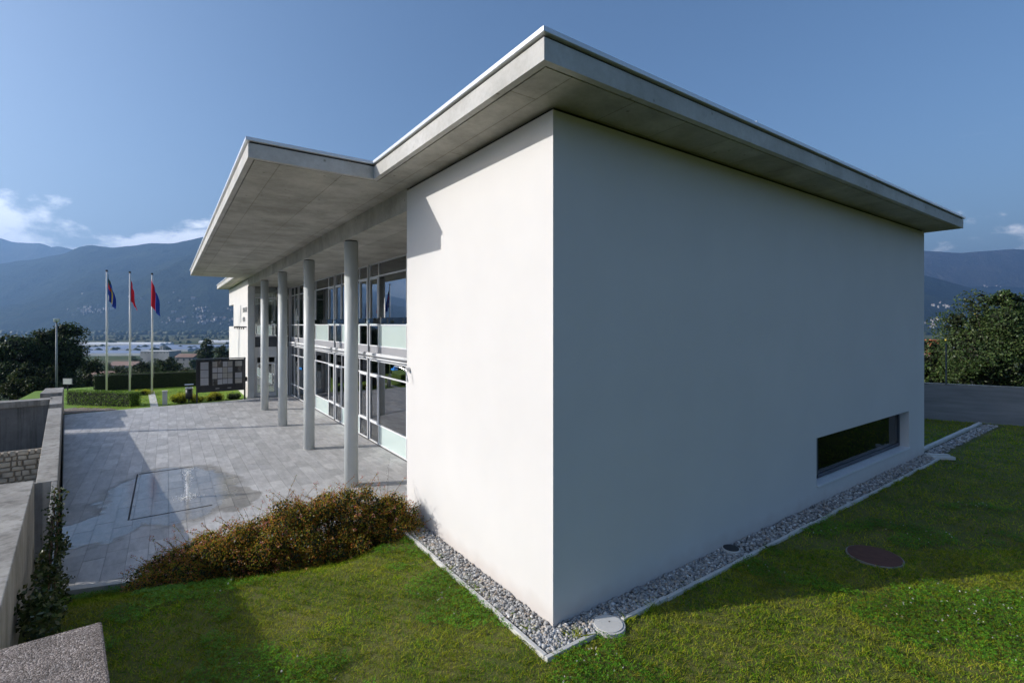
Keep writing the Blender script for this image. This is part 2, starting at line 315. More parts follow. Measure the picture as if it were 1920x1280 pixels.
M['leafmid'] = foliage('mid_tree_leaf', [(.025, .045, .012), (.045, .07, .018), (.07, .09, .022), (.09, .09, .03)], .5, .3)
M['leaffruit'] = foliage('fruit_tree_leaf', [(.030, .062, .018), (.055, .095, .024), (.08, .125, .034), (.13, .155, .055)], .4, .3)
M['hedge'] = foliage('hedge_leaf', [(.10, .19, .02), (.16, .28, .03), (.23, .36, .04)], .5, .3)
M['hedgedk'] = foliage('dark_hedge_leaf', [(.02, .045, .010), (.035, .065, .014), (.05, .08, .018)], .5, .3)
M['yellow'] = foliage('golden_shrub_leaf', [(.26, .30, .02), (.40, .40, .025), (.55, .52, .03), (.20, .24, .025)], .5, .3)
M['redbush'] = foliage('copper_shrub_leaf', [(.07, .04, .015), (.11, .055, .018), (.06, .06, .02)], .5, .3)
M['pink'] = foliage('pink_blossom', [(.45, .09, .20), (.55, .16, .28), (.06, .09, .03)], .6, .3)
M['ivy'] = foliage('ivy_leaf', [(.020, .040, .010), (.04, .07, .016), (.07, .10, .022), (.12, .11, .04)], .35, .25)
M['bark'] = noisy('tree_bark', (.06, .048, .036), (.11, .09, .07), 6, .9, .5, 30)
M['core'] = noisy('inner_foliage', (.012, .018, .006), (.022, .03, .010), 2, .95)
M['yfruit'] = noisy('yellow_fruit', (.55, .42, .06), (.62, .48, .08), 8, .45)

# ------------------------------------------------------------------ ground, valley, mountains
def G(x, y):
    r = math.hypot(x, y-15)
    return -2.7 if r < 46 else -2.7-57.3*(1-math.exp(-(r-46)/350))
m, nt, p = mat('valley_ground', (.06, .08, .03), .95, 0, .1); L = nt.links
g = N(nt, 'ShaderNodeNewGeometry')
mp = N(nt, 'ShaderNodeMapping'); mp.inputs['Rotation'].default_value = (0, 0, R(-38)); mp.inputs['Scale'].default_value = (.0014, .006, .001); L.new(g.outputs['Position'], mp.inputs[0])
v = N(nt, 'ShaderNodeTexVoronoi', Scale=1, _distance='CHEBYCHEV'); L.new(mp.outputs[0], v.inputs['Vector'])
sp = N(nt, 'ShaderNodeSeparateColor'); L.new(v.outputs['Color'], sp.inputs[0])
r = ramp(nt, [(0, (.035, .055, .018)), (.3, (.07, .095, .028)), (.55, (.13, .12, .06)), (.75, (.05, .075, .02)), (1, (.16, .15, .085))]); L.new(sp.outputs[0], r.inputs[0])
n1 = N(nt, 'ShaderNodeTexNoise', Scale=.05, Detail=6); L.new(g.outputs['Position'], n1.inputs['Vector'])
mr = N(nt, 'ShaderNodeMapRange', i1=.3, i2=.7, i3=.7, i4=1.25); L.new(n1.outputs[0], mr.inputs[0])
hv = N(nt, 'ShaderNodeHueSaturation'); L.new(r.outputs[0], hv.inputs['Color']); L.new(mr.outputs[0], hv.inputs['Value']); L.new(hv.outputs[0], p.inputs['Base Color'])
M['ground'] = m
rad = [0, 20, 45, 46, 55, 70, 90, 120, 160, 220, 300, 420, 600, 900, 1400, 2200, 3500, 6000, 10000, 18000]
na = 96; V = []; F = []
for r_ in rad:
    for k in range(na):
        a = 2*math.pi*k/na; x, y = r_*math.cos(a), 15+r_*math.sin(a); V.append((x, y, G(x, y)))
for i in range(len(rad)-1):
    for k in range(na): F.append((i*na+k, (i+1)*na+k, (i+1)*na+(k+1) % na, i*na+(k+1) % na))
gr = np_mesh('ground', np.array(V), np.array(F), M['ground'], smooth=True); tag(gr, kind='structure')

def forest(name, a, b, c):
    m, nt, p = mat(name, a, .95, 0, .1); L = nt.links
    g = N(nt, 'ShaderNodeNewGeometry'); n1 = N(nt, 'ShaderNodeTexNoise', Scale=.0035, Detail=9, Roughness=.68); L.new(g.outputs['Position'], n1.inputs['Vector'])
    r = ramp(nt, [(.3, a), (.56, b), (.72, c)]); L.new(n1.outputs[0], r.inputs[0]); L.new(r.outputs[0], p.inputs['Base Color'])
    n2 = N(nt, 'ShaderNodeTexNoise', Scale=.012, Detail=6, Roughness=.7); L.new(g.outputs['Position'], n2.inputs['Vector'])
    bp = N(nt, 'ShaderNodeBump', Strength=1.0, Distance=110); L.new(n2.outputs[0], bp.inputs['Height']); L.new(bp.outputs[0], p.inputs['Normal'])
    return m
M['forest'] = forest('mountain_forest', (.014, .024, .012), (.028, .042, .018), (.06, .075, .035))
M['rock'] = forest('alpine_rock', (.05, .06, .04), (.09, .09, .07), (.14, .13, .11))
def sm0(d): return min(1, .35+d/120)
def interp(tab, x):
    xs = [t[0] for t in tab]; ys = [t[1] for t in tab]; return float(np.interp(x, xs, ys))
class Range:
    def __init__(s, tab, Y0, Y1, rough, z0=-66, seed=0, p=.85): s.t = tab; s.Y0 = Y0; s.Y1 = Y1; s.r = rough; s.z0 = z0; s.seed = seed; s.p = p
    def pt(s, u, t):
        Y = s.Y0+(s.Y1-s.Y0)*t; zr = (608-interp(s.t, u))/915*s.Y1+4.4
        q = at(u, 608, Y)
        if t <= 1: z = s.z0+(zr-s.z0)*t**s.p
        else: z = zr-(zr-s.z0)*(t-1)*1.2
        nz = mnoise.fractal(Vector((q.x/1500+s.seed, q.y/1500, s.seed*.7)), .95, 2.1, 7)
        w = math.sin(math.pi*min(t, 1))**.8*1.0+.10 if t <= 1 else .3
        if t <= 0: w = 0
        return Vector((q.x, q.y, z+nz*s.r*w))
    def build(s, name, mt, u0, u1, nu, ntt):
        V = []; F = []
        for j in range(ntt+1):
            for i in range(nu+1): V.append(tuple(s.pt(u0+(u1-u0)*i/nu, 1.35*j/ntt)))
        for j in range(ntt):
            for i in range(nu):
                k = j*(nu+1)+i; F.append((k, k+1, k+nu+2, k+nu+1))
        return tag(np_mesh(name, np.array(V), np.array(F), mt, smooth=True), kind='structure')
left_mt = Range([(-900, 575), (-300, 545), (-100, 512), (0, 497), (60, 487), (120, 478), (145, 466), (170, 462), (210, 467), (250, 465), (280, 458), (320, 456), (390, 440), (500, 436), (700, 440), (1100, 470), (1500, 520)], 3600, 6000, 210, seed=3.1)
left_mt.build('mountain', M['forest'], -900, 1500, 300, 90)
Range([(-900, 560), (-300, 500), (-100, 446), (0, 444), (25, 452), (80, 455), (95, 463), (110, 461), (140, 467), (300, 500), (600, 560)], 6500, 8200, 95, seed=8.2).build('mountain', M['rock'], -900, 600, 140, 40)
right_mt = Range([(1300, 470), (1640, 492), (1732, 515), (1780, 528), (1860, 552), (1950, 580), (2060, 603), (2300, 622)], 3700, 5600, 150, seed=5.4)
right_mt.build('mountain', M['forest'], 1300, 2300, 150, 60)
Range([(1300, 490), (1650, 472), (1732, 470), (1800, 474), (1850, 470), (1900, 466), (1960, 470), (2300, 455), (2900, 470)], 6800, 8600, 95, seed=1.7).build('mountain', M['rock'], 1300, 2900, 150, 50)
spur = Range([(1600, 560), (1760, 548), (1830, 536), (1900, 536), (2000, 545), (2300, 520), (2900, 530)], 5900, 7000, 80, seed=2.6)
spur.build('mountain', M['forest'], 1600, 2900, 120, 40)

# unseen wooded slope added behind the viewpoint, shaped to hold back sky light
V = []; F = []; nx_h, ny_h = 60, 36
for j in range(ny_h+1):
    for i in range(nx_h+1):
        x = -900+1900*i/nx_h; d_h = 640*(j/ny_h)**1.3; y = -34-d_h; z = -4+d_h*.14*sm0(d_h)+mnoise.fractal(Vector((x/160, y/160, 3.3)), .9, 2.1, 6)*min(28, d_h*.25) if d_h > 0 else -4
        V.append((x, y, z))
for j in range(ny_h):
    for i in range(nx_h): k = j*(nx_h+1)+i; F.append((k, k+nx_h+1, k+nx_h+2, k+1))
tag(np_mesh('added_hillside', np.array(V), np.array(F), M['forest'], smooth=True), kind='structure')

# villages on the slopes: single houses
M['hwall'] = noisy('house_render', (.24, .235, .225), (.44, .43, .41), .05, .9)
M['hroof'] = noisy('house_roof', (.22, .13, .10), (.34, .25, .20), .05, .9)
def house_mesh(w, d, h, rh):
    b = MB(); b.box(-w/2, w/2, -d/2, d/2, -6, h, 0)
    e_ = .5; b.add([(-w/2-e_, -d/2-e_, h-.1), (w/2+e_, -d/2-e_, h-.1), (w/2+e_, d/2+e_, h-.1), (-w/2-e_, d/2+e_, h-.1), (-w/2-e_, 0, h+rh), (w/2+e_, 0, h+rh)],
                   [(0, 1, 5, 4), (2, 3, 4, 5), (0, 4, 3), (1, 2, 5), (3, 2, 1, 0)], 1)
    return b
hms = []
for w, d, h, rh in ((16, 11, 9, 3), (12, 10, 7, 3), (24, 12, 12, 2.5)):
    o = house_mesh(w, d, h, rh).build('village_house', [M['hwall'], M['hroof']]); hms.append(o.data); bpy.data.objects.remove(o)
def village(rg, cx, cy, sx_, sy_, n, where):
    for k in range(n):
        u = random.gauss(cx, sx_); yy = random.gauss(cy, sy_); lo, hi = .01, 1.0
        for _ in range(22):
            mid = (lo+hi)/2; q = rg.pt(u, mid); d = q-CAM; py = 608-915*d.z/d.dot(FW)
            if py > yy: lo = mid
            else: hi = mid
        q = rg.pt(u, lo)
        o = link('village_house', random.choice(hms)); o.location = q+Vector((0, 0, 1)); o.rotation_euler.z = random.random()*6.3; s = random.uniform(.6, 1.25); o.scale = (s, s, s)
        tag(o, where, 'house', where.replace('tiny pale house', 'pale houses').replace('tiny pale hamlet house', 'hamlet houses'))
village(left_mt, 172, 582, 26, 5, 34, 'tiny pale house in the village low on the left mountain')
village(left_mt, 375, 600, 32, 6, 46, 'tiny pale house in the village at the mountain foot right of the flags')
village(left_mt, 360, 583, 26, 6, 16, 'tiny pale house scattered above the village right of the flags')
village(left_mt, 255, 560, 60, 12, 9, 'tiny pale hamlet house high on the left mountain behind the flags')
village(right_mt, 1770, 572, 12, 4, 10, 'tiny pale hamlet house high on the right mountain')
village(right_mt, 1755, 603, 14, 7, 16, 'tiny pale house low on the right mountain beside the wall corner')
village(spur, 1865, 537, 14, 2, 5, 'tiny pale house on the hazy far spur above the fruit tree')

# dark wood across the valley floor
def lumps(n, x0, x1, Yf, hf):
    V = []; F = []
    base = [(-1, -1, -1), (1, -1, -1), (1, 1, -1), (-1, 1, -1), (0, 0, 1)]
    for k in range(n):
        u = random.uniform(x0, x1); Y = Yf(); q = at(u, 608, Y); h = hf(); w = h*random.uniform(.6, 1.1); z = G(q.x, q.y); i = len(V); nn = 7
        for zz, ww in ((0, .75), (.35, 1.0), (.72, .75), (1.0, .12)):
            for j in range(nn):
                a = 6.283*j/nn; rr = w*ww*random.uniform(.75, 1.2); V.append((q.x+rr*math.cos(a), q.y+rr*math.sin(a), z+h*zz*random.uniform(.92, 1.08)))
        for c in range(3):
            for j in range(nn): F.append((i+c*nn+j, i+c*nn+(j+1) % nn, i+(c+1)*nn+(j+1) % nn, i+(c+1)*nn+j))
    return np.array(V), np.array(F)
V, F = lumps(2600, -500, 2400, lambda: random.uniform(2900, 3650), lambda: random.uniform(14, 30))
tag(np_mesh('distant_wood', V, F, M['leafmid'], smooth=False), 'dark wooded belt along the far side of the valley floor', 'wood', kind='stuff')
V, F = lumps(420, -300, 470, lambda: random.choice((random.uniform(1000, 1250), random.uniform(1500, 2700), random.uniform(1900, 2600))), lambda: random.uniform(6, 13))
tag(np_mesh('valley_trees', V, F, M['leafmid'], smooth=False), 'dark trees dotted between the fields and greenhouses of the valley', 'wood', kind='stuff')

# greenhouses and sheds on the plain
M['ghroof'] = noisy('greenhouse_glass_roof', (.20, .24, .33), (.30, .35, .45), .02, .35)
M['ghwhite'] = noisy('white_greenhouse_sheet', (.70, .71, .72), (.80, .80, .80), .02, .6)
M['bwall'] = noisy('pale_shed_wall', (.55, .55, .53), (.66, .66, .63), .05, .8)
M['bwin'] = noisy('dark_window_band', (.04, .05, .06), (.07, .08, .09), .1, .3)
def greenhouse(px0, px1, Y, dep, h, nrow, roofm, label, wall='bwall'):
    a = at(px0, 608, Y); b = at(px1, 608, Y); z = min(G(a.x, a.y), G(b.x, b.y)); ln = (b-a).length
    r = empty('greenhouse', (a.x, a.y, z), math.atan2(b.y-a.y, b.x-a.x))
    MB().box(0, ln, 0, dep, -3, h).build('wall', M[wall], r)
    for k in range(nrow):
        y0 = dep*k/nrow; y1 = dep*(k+1)/nrow-.4
        MB().add([(-.5, y0, h+.02), (ln+.5, y0, h+.02), (ln+.5, y1, h+.02), (-.5, y1, h+.02), (-.5, (y0+y1)/2, h+dep/nrow*.16), (ln+.5, (y0+y1)/2, h+dep/nrow*.16)],
                 [(0, 1, 5, 4), (2, 3, 4, 5), (0, 4, 3), (1, 2, 5), (3, 2, 1, 0)]).build('roof_bay', M[roofm], r)
    return tag(r, label, 'greenhouse', 'greenhouses on the valley floor')
greenhouse(120, 300, 1480, 60, 5, 3, 'ghwhite', 'long white plastic greenhouse stretching behind the flagpoles on the plain', 'ghwhite')
greenhouse(130, 352, 1120, 190, 6, 9, 'ghroof', 'wide blue-grey glasshouse with many ridges on the plain')
greenhouse(110, 268, 960, 70, 6, 4, 'ghroof', 'nearest grey glasshouse with white ridge lights on the plain')
greenhouse(372, 428, 1650, 60, 6, 3, 'ghwhite', 'distant white greenhouse right beside the white wing of the building', 'ghwhite')
greenhouse(1738, 1790, 1300, 60, 5, 3, 'ghwhite', 'pale greenhouse low in the valley beside the shaded wall corner', 'ghwhite')
def block(name, px, Y, w, d, ztop, roof, label, cat='house', rz=None, wins=(3, 1), wm='hwall', rh=2.2):
    q = at(px, 608, Y); z = G(q.x, q.y)-1; h = ztop-z
    r = empty(name, (q.x, q.y, z), (-math.atan2(.577, .816) if rz is None else rz))
    MB().box(-w/2, w/2, -d/2, d/2, 0, h).build('wall', M[wm], r)
    b = MB(); o = .5
    if roof == 'flat': b.box(-w/2-.3, w/2+.3, -d/2-.3, d/2+.3, h+.01, h+.45)
    else: b.add([(-w/2-o, -d/2-o, h+.01), (w/2+o, -d/2-o, h+.01), (w/2+o, d/2+o, h+.01), (-w/2-o, d/2+o, h+.01), (-w/2-o, 0, h+rh), (w/2+o, 0, h+rh)], [(0, 1, 5, 4), (2, 3, 4, 5), (0, 4, 3), (1, 2, 5), (3, 2, 1, 0)])
    rf = b.build('roof', M['kerb'] if roof == 'flat' else M['hroof'], r)
    for i in range(wins[0]):
        for j in range(wins[1]):
            x = -w/2+w*(i+.5)/wins[0]; zz = h-1.6-2.8*j
            MB().box(x-.5, x+.5, -d/2-.06, -d/2+.05, zz-.65, zz+.65).build('window', M['bwin'], r)
    tag(r, label, cat); return r, rf, h
block('factory', 302, 620, 36, 22, -29.5, 'flat', 'long low white works building beyond the right flagpole', 'building', wins=(9, 1))
r_, rf_, h_ = block('factory', 350, 640, 34, 24, -36, 'flat', 'pale flat-roofed shed with tall white box behind the notice board', 'building', wins=(6, 1))
block('tall_shed', 305, 800, 6, 6, -32, 'flat', 'small white tower block standing above the long works building', 'building', wins=(1, 2))
block('white_house', 354, 330, 12, 10, -17.5, 'gable', 'white house among trees left of the notice board', wins=(3, 1))
block('red_roofed_house', 238, 300, 16, 11, -20.5, 'gable', 'red-roofed house behind the middle flagpole', wins=(3, 1))
block('brown_roofed_house', 212, 90, 7.5, 7, -6.4, 'gable', 'low brown-roofed house behind the front hedge and left flagpole', wins=(2, 1))

# haze: one even body of air round everything
hz = MB(); c0 = at(960, 608, 5000); hzs = 15000
hz.box(c0.x-hzs, c0.x+hzs, c0.y-hzs, c0.y+hzs, -75, 1750)
hm = bpy.data.materials.new('valley_haze'); hm.use_nodes = True; nt = hm.node_tree; nt.nodes.clear()
pv = N(nt, 'ShaderNodeVolumePrincipled', Density=.000108, Anisotropy=.42); pv.inputs['Color'].default_value = (.30, .55, 1, 1); oo = N(nt, 'ShaderNodeOutputMaterial'); nt.links.new(pv.outputs[0], oo.inputs['Volume'])
hzo = hz.build('haze', hm); tag(hzo, 'pale blue valley haze between here and the mountains', 'haze', kind='stuff')

# ------------------------------------------------------------------ plaza
PZ = -.77                                     # paving level
def ledge(y): return -6.30-.125*(y-7.2)       # left edge of the plaza runs at an angle
def near_edge(x): return 7.28+(x+6.24)*(-1.93/6.24) if x < 0 else 5.35
plaza = empty('plaza', (0, 0, PZ)); tag(plaza, kind='structure')
base_poly = [(ledge(7.3)+.02, 7.30), (0, 5.37), (0, 5.62), (3.0, 5.62), (3.0, 33.0), (.0, 33.0), (.0, 32.55), (ledge(32.4), 32.2)]
MB().prism(base_poly, -.16, -.012).build('paving_bed', M['mortar'], plaza)
# paving slabs: .38 x .80 in running bond; clipped to the plaza outline
def inside(x, y):
    if x < 0: return y > near_edge(x)+.02 and x > ledge(y)+.01 and y < 32.2+(x+9.4)*.04
    return x < 2.74 and 5.66 < y < 33
def clip(poly, f):
    out = []
    for i in range(len(poly)):
        a, b = poly[i], poly[(i+1) % len(poly)]; fa, fb = f(a), f(b)
        if fa >= 0: out.append(a)
        if (fa >= 0) != (fb >= 0):
            t = fa/(fa-fb); out.append((a[0]+(b[0]-a[0])*t, a[1]+(b[1]-a[1])*t))
    return out
TW, TL, GP = .385, .80, .0075
slabs = []
k = 0; x = 2.74
while x > -9.8:
    x1 = x; x0 = x-TW
    if x0 < .02 < x1-.05: x0 = .02            # drain joint along the column line
    if x1 == .02: x1 = .0; x0 = x1-TW
    off = (k % 2)*.4+(.13 if k % 3 == 0 else 0); y = 4.6-off
    while y < 33.2:
        pl = [(x0+GP, y+GP), (x1, y+GP), (x1, y+TL), (x0+GP, y+TL)]
        pl = clip(pl, lambda q: q[0]-ledge(q[1])-.02)
        if pl and x1 <= 0.001:
            pl = clip(pl, lambda q: q[1]-near_edge(min(q[0], 0))-.22); pl = clip(pl, lambda q: 32.2+(q[0]+9.4)*.037-q[1]) if pl else pl
        elif pl:
            pl = clip(pl, lambda q: q[1]-5.66); pl = clip(pl, lambda q: 32.97-q[1]) if pl else pl
        if len(pl) >= 3:
            ar = abs(sum(pl[i][0]*pl[(i+1) % len(pl)][1]-pl[(i+1) % len(pl)][0]*pl[i][1] for i in range(len(pl))))/2
            if ar > .004: slabs.append(pl)
        y += TL
    x = x0; k += 1
def dcam(pl): return math.hypot(sum(p[0] for p in pl)/len(pl)-CAM.x, sum(p[1] for p in pl)/len(pl)-CAM.y)
def inview(pl):
    px = sum(p[0] for p in pl)/len(pl); py = sum(p[1] for p in pl)/len(pl); d = Vector((px, py, PZ))-CAM; u = 960+915*d.dot(RT)/d.dot(FW); vv = 608+915*5.17/d.dot(FW)
    return u < 765 and not (u > 300 and vv > 1090) and not (px < 0 and u > 420 and vv > 985+max(0, 640-u)*.1)
slabs.sort(key=lambda pl: dcam(pl)+(0 if inview(pl) else 1000))
cache = {}
rest = MB()
for i, pl in enumerate(slabs):
    cx_ = sum(p[0] for p in pl)/len(pl); cy_ = sum(p[1] for p in pl)/len(pl); dz = random.uniform(-.0025, .0025)
    if i < 300:
        key = tuple((round(p[0]-cx_, 3), round(p[1]-cy_, 3)) for p in pl)
        if key not in cache:
            o = MB().prism([(p[0]-cx_, p[1]-cy_) for p in pl], -.03, 0).build('paving_slab', M['slab'], plaza); cache[key] = o.data
        else: o = link('paving_slab', cache[key], None, plaza)
        o.location = (cx_, cy_, dz)
    else: rest.prism(pl, -.03+dz, dz)
tag(rest.build('paving_slabs_beyond', M['slab'], plaza), kind='stuff')
# pale edging stones: near edge towards the lawn, far edge towards the garden
def edging(p0, p1, w, z0, z1, n, parent, name='edging_stone', mt='kerb'):
    a = Vector((*p0, 0)); b = Vector((*p1, 0)); d = (b-a)/n; u = d.normalized(); nr = Vector((-u.y, u.x, 0))*w
    for i in range(n):
        q = a+d*i; e_ = q+d-u*.004
        MB().prism([(q.x, q.y), (e_.x, e_.y), ((e_+nr).x, (e_+nr).y), ((q+nr).x, (q+nr).y)], z0, z1).build(name, M[mt], parent, bevel=.006)
edging((ledge(7.3), 7.285), (-.02, 5.355), .215, -.2, .004, 7, plaza)
edging((-.3, 32.60), (-8.9, 32.26), .22, -.2, .006, 9, plaza)

# fountain: drain slots round the wet field and a low jet
ft = empty('fountain', (-4.1, 12.03, PZ)); tag(ft, 'small bubbling ground fountain with drain slots in the wet paving', 'fountain')
def rel(b): b.v = [(q[0]+4.1, q[1]-12.03, q[2]) for q in b.v]; return b
for x0, x1, y0, y1 in ((-5.46, -5.42, 10.9, 15.76), (-5.40, -3.86, 15.71, 15.75), (-5.40, -3.55, 10.88, 10.915)):
    rel(MB().box(x0, x1, y0, y1, .002, .007)).build('drain_slot', M['dark'], ft)
M['water'] = foliage('splashing_water', [(.80, .82, .84), (.88, .89, .90)], .1, .45, .6)
b = MB(); pts = []; zz = 0
while zz < .74: pts.append((random.gauss(0, .006+.012*zz), random.gauss(0, .006+.012*zz), zz)); zz += .06
b.tube(pts, [.012+.016*(i/len(pts))+random.random()*.010 for i in range(len(pts))], 7); b.build('water_jet', M['water'], ft, smooth=True)
n = 700; h = rng.random(n)**.8*.86; P = np.stack([rng.normal(0, .012+.055*h), rng.normal(0, .012+.055*h), h], 1)
P2 = np.stack([rng.normal(0, .13, 260), rng.normal(0, .13, 260), np.abs(rng.normal(0, .018, 260))], 1)
V, F = leaves(np.vstack([P, P2]), rng.uniform(.018, .045, n+260), rng.uniform(.012, .028, n+260)); tag(np_mesh('water_spray', V, F, M['water'], ft), kind='stuff')

# ------------------------------------------------------------------ lawn
def sm(a, b, x): t = min(1, max(0, (x-a)/(b-a))); return t*t*(3-2*t)
def lawn_z(x, y):
    d = (7.28-(x+6.24)*(1.93/6.24)-y)/1.047 if x < 0 else 5.35-y
    w = 2.6-1.2*sm(-2.2, -.4, x)
    z = -.86+.83*sm(-.05, w, d)
    return z+.02*mnoise.noise(Vector((x*.7, y*.7, 0)))*sm(.3, 1.5, min(abs(x), abs(y))+.3)
V = []; F = []; gx = np.concatenate([np.arange(-6.6, 2, .2), np.arange(2, 32, .8)]); gy = np.concatenate([np.arange(-16, -4, 1.0), np.arange(-4, 7.6, .2)])
for yy in gy:
    for xx in gx: V.append((xx, yy, lawn_z(xx, yy)-.015))
nx = len(gx)
for j in range(len(gy)-1):
    for i in range(nx-1):
        xm, ym = gx[i]+.1, gy[j]+.1
        if xm > .3 and ym > .3 and xm < 16.0: continue
        F.append((j*nx+i, j*nx+i+1, (j+1)*nx+i+1, (j+1)*nx+i))
tag(np_mesh('lawn', np.array(V), np.array(F), M['soil'], smooth=True), kind='structure')
def lawn_ok(x, y):
    if x > -.52 and y > -.52 and x < 16.6 and y < 6: return False
    if 16.4 <= x < 25.3 and -.5 < y < .3: return False
    if (x-.68)**2+(y+.45)**2 < .27**2 or (x-6.44)**2+(y+1.86)**2 < .47**2: return False
    if x < -5.08 and y < 1.1: return False
    if x < -6.0-.115*(y-2): return False
    return y < near_edge(min(x, 0))-.02
def lawn_pts(n, x0, x1, y0, y1, ymin, ymax):
    P = np.stack([rng.uniform(x0, x1, n), rng.uniform(y0, y1, n)], 1); d = P-np.array(CAM[:2]); Y = d@np.array(FW[:2]); X = d@np.array(RT[:2])
    k = (Y > ymin) & (Y < ymax) & (np.abs(X) < Y*1.12+1.2); P = P[k]
    return np.array([(x, y, lawn_z(x, y)) for x, y in P if lawn_ok(x, y)])
def blades(P, h0, h1, w):
    n = len(P); h = rng.uniform(h0, h1, n)[:, None]*(.85+.38*np.sin(P[:, :1]*9.1+np.sin(P[:, 1:2]*5.3)*2)*np.sin(P[:, 1:2]*8.3+np.sin(P[:, :1]*6.1)*2)+.25*np.sin(P[:, :1]*23+P[:, 1:2]*17)); a = rng.random(n)*6.283; s = np.stack([np.cos(a), np.sin(a), np.zeros(n)], 1)*w/2
    lean = np.stack([rng.normal(0, .55, n), rng.normal(0, .55, n), np.ones(n)], 1)
    P = P-np.array([0, 0, .012]); mid = P+lean*h*.5; tip = P+lean*np.array([1.5, 1.5, .92])*h
    V = np.stack([P-s, P+s, mid+s*.8, tip, mid-s*.8], 1).reshape(-1, 3)
    return V, np.arange(5*n).reshape(n, 5)
A = [lawn_pts(520000, -6.6, 10, -8, 7.3, 4.6, 9.6), lawn_pts(170000, -6.6, 18, -8, 7.3, 9.6, 15), lawn_pts(90000, 4, 30, -12, 3, 15, 30)]
Vs = []; Fs = []; k = 0
for P, (h0, h1, w) in zip(A, ((.028, .070, .0068), (.03, .07, .011), (.03, .07, .022))):
    V, F = blades(P, h0, h1, w); Vs.append(V); Fs.append(F+k); k += len(V)
tag(np_mesh('grass', np.vstack(Vs), np.vstack(Fs), M['grass']), 'short green lawn grass with dry yellowish patches', 'grass', kind='stuff')
# clover patches
P = lawn_pts(190000, -6.6, 12, -8, 7, 4.6, 12)
keep = np.array([mnoise.noise(Vector((p[0]*.55+3.3, p[1]*.55, 1.7)))+.35*mnoise.noise(Vector((p[0]*2.1, p[1]*2.1, 4))) > .06 for p in P]); P = P[keep]
P = P+np.stack([np.zeros(len(P)), np.zeros(len(P)), rng.uniform(.025, .085, len(P))], 1)
a0 = rng.random(len(P))*6.283; Vs = []
for q in range(3):
    a = a0+q*2.094; d = np.stack([np.cos(a), np.sin(a), rng.normal(.15, .25, len(P))], 1); s = np.stack([-np.sin(a), np.cos(a), rng.normal(0, .3, len(P))], 1); r_ = rng.uniform(.010, .019, len(P))[:, None]
    Vs.append(np.stack([P, P+d*r_+s*r_*.62, P+d*r_*1.75, P+d*r_-s*r_*.62], 1))
V = np.stack(Vs, 1).reshape(-1, 3); tag(np_mesh('clover', V, np.arange(len(V)).reshape(-1, 4), M['clover']), 'patches of clover leaves spread through the lawn', 'clover', kind='stuff')
P = lawn_pts(2600, -4, 12, -8, 5, 4.6, 12)
keep = np.array([mnoise.noise(Vector((p[0]*.55+3.3, p[1]*.55, 1.7))) > .12 for p in P]); P = P[keep]; P[:, 2] += rng.uniform(.05, .09, len(P))
Q = np.repeat(P, 9, axis=0)+rng.normal(0, .0055, (len(P)*9, 3)); V, F = leaves(Q, .014, .010)
tag(np_mesh('clover_flowers', V, F, M['cloverflower']), 'tiny white clover heads scattered over the lawn', 'flowers', kind='stuff')

# ------------------------------------------------------------------ gravel strip and kerb along the walls
gs = empty('gravel_strip', (0, 0, 0)); tag(gs, 'grey pebble strip with pale kerb round the foot of the white walls', 'gravel strip')
MB().prism([(-.45, -.45), (16.5, -.45), (16.5, -.01), (25.0, -.30), (25.0, .1), (16.5, .1), (0.01, .01), (.01, 5.2), (-.45, 4.9)], -.12, -.03).build('gravel_bed', M['gravelbed'], gs)
ico = bmesh.new(); bmesh.ops.create_icosphere(ico, subdivisions=1, radius=1); iv = np.array([v.co[:] for v in ico.verts]); ifc = np.array([[v.index for v in f.verts] for f in ico.faces]); ico.free()
def stones(n, pf, s0, s1):
    Vs = []; Fs = []; k = 0
    for i in range(n):
        x, y, z = pf(); s = random.uniform(s0, s1); sc = np.array([random.uniform(.7, 1.3), random.uniform(.6, 1.1), random.uniform(.45, .8)])*s
        v = iv*(1+rng.normal(0, .07, (len(iv), 1)))*sc; a = random.random()*6.283; c, q = math.cos(a), math.sin(a); t = random.gauss(0, .4); ct, st = math.cos(t), math.sin(t)
        v = v@np.array([[1, 0, 0], [0, ct, -st], [0, st, ct]])@np.array([[c, -q, 0], [q, c, 0], [0, 0, 1]]); Vs.append(v+np.array([x, y, z])); Fs.append(ifc+k); k += len(v)
    return np.vstack(Vs), np.vstack(Fs)
def pf_front():
    t = random.random()
    if t < .48: return random.uniform(-.43, -.02), random.uniform(-.42, 5.1), random.uniform(-.035, .005)
    return random.uniform(-.42, 4.5), random.uniform(-.43, -.02), random.uniform(-.035, .005)
def pf_far(): return random.uniform(4.4, 16.5), random.uniform(-.43, -.02), random.uniform(-.03, .01)
def pf_path():
    x = random.uniform(16.5, 24.9); return x, random.uniform(-.36, .04), random.uniform(-.03, .01)
V, F = stones(6600, pf_front, .011, .038); V2, F2 = stones(2600, pf_far, .02, .042); V3, F3 = stones(900, pf_path, .025, .05)
tag(np_mesh('pebbles', np.vstack([V, V2, V3]), np.vstack([F, F2+len(V), F3+len(V)+len(V2)]), M['gravel'], gs, smooth=True), kind='stuff')
P = np.array([(random.gauss(x, sx_), random.gauss(y, sy_), -.02) for x, y, sx_, sy_, n in ((.25, -.33, .16, .06, 160), (-.33, .35, .05, .2, 90), (-.36, 1.6, .05, .25, 60), (.05, -.38, .12, .05, 80), (2.2, -.42, .4, .02, 60), (-.42, 3.2, .02, .5, 70)) for _ in range(n)])
V, F = blades(P, .04, .10, .008); tag(np_mesh('weeds', V, F, M['grass'], gs), kind='stuff')
P = np.vstack([np.stack([rng.uniform(-.56, -.50, 900), rng.uniform(-.6, 4.6, 900), np.full(900, -.02)], 1), np.stack([rng.uniform(-.5, 14, 2200), rng.uniform(-.57, -.51, 2200), np.full(2200, -.02)], 1)])
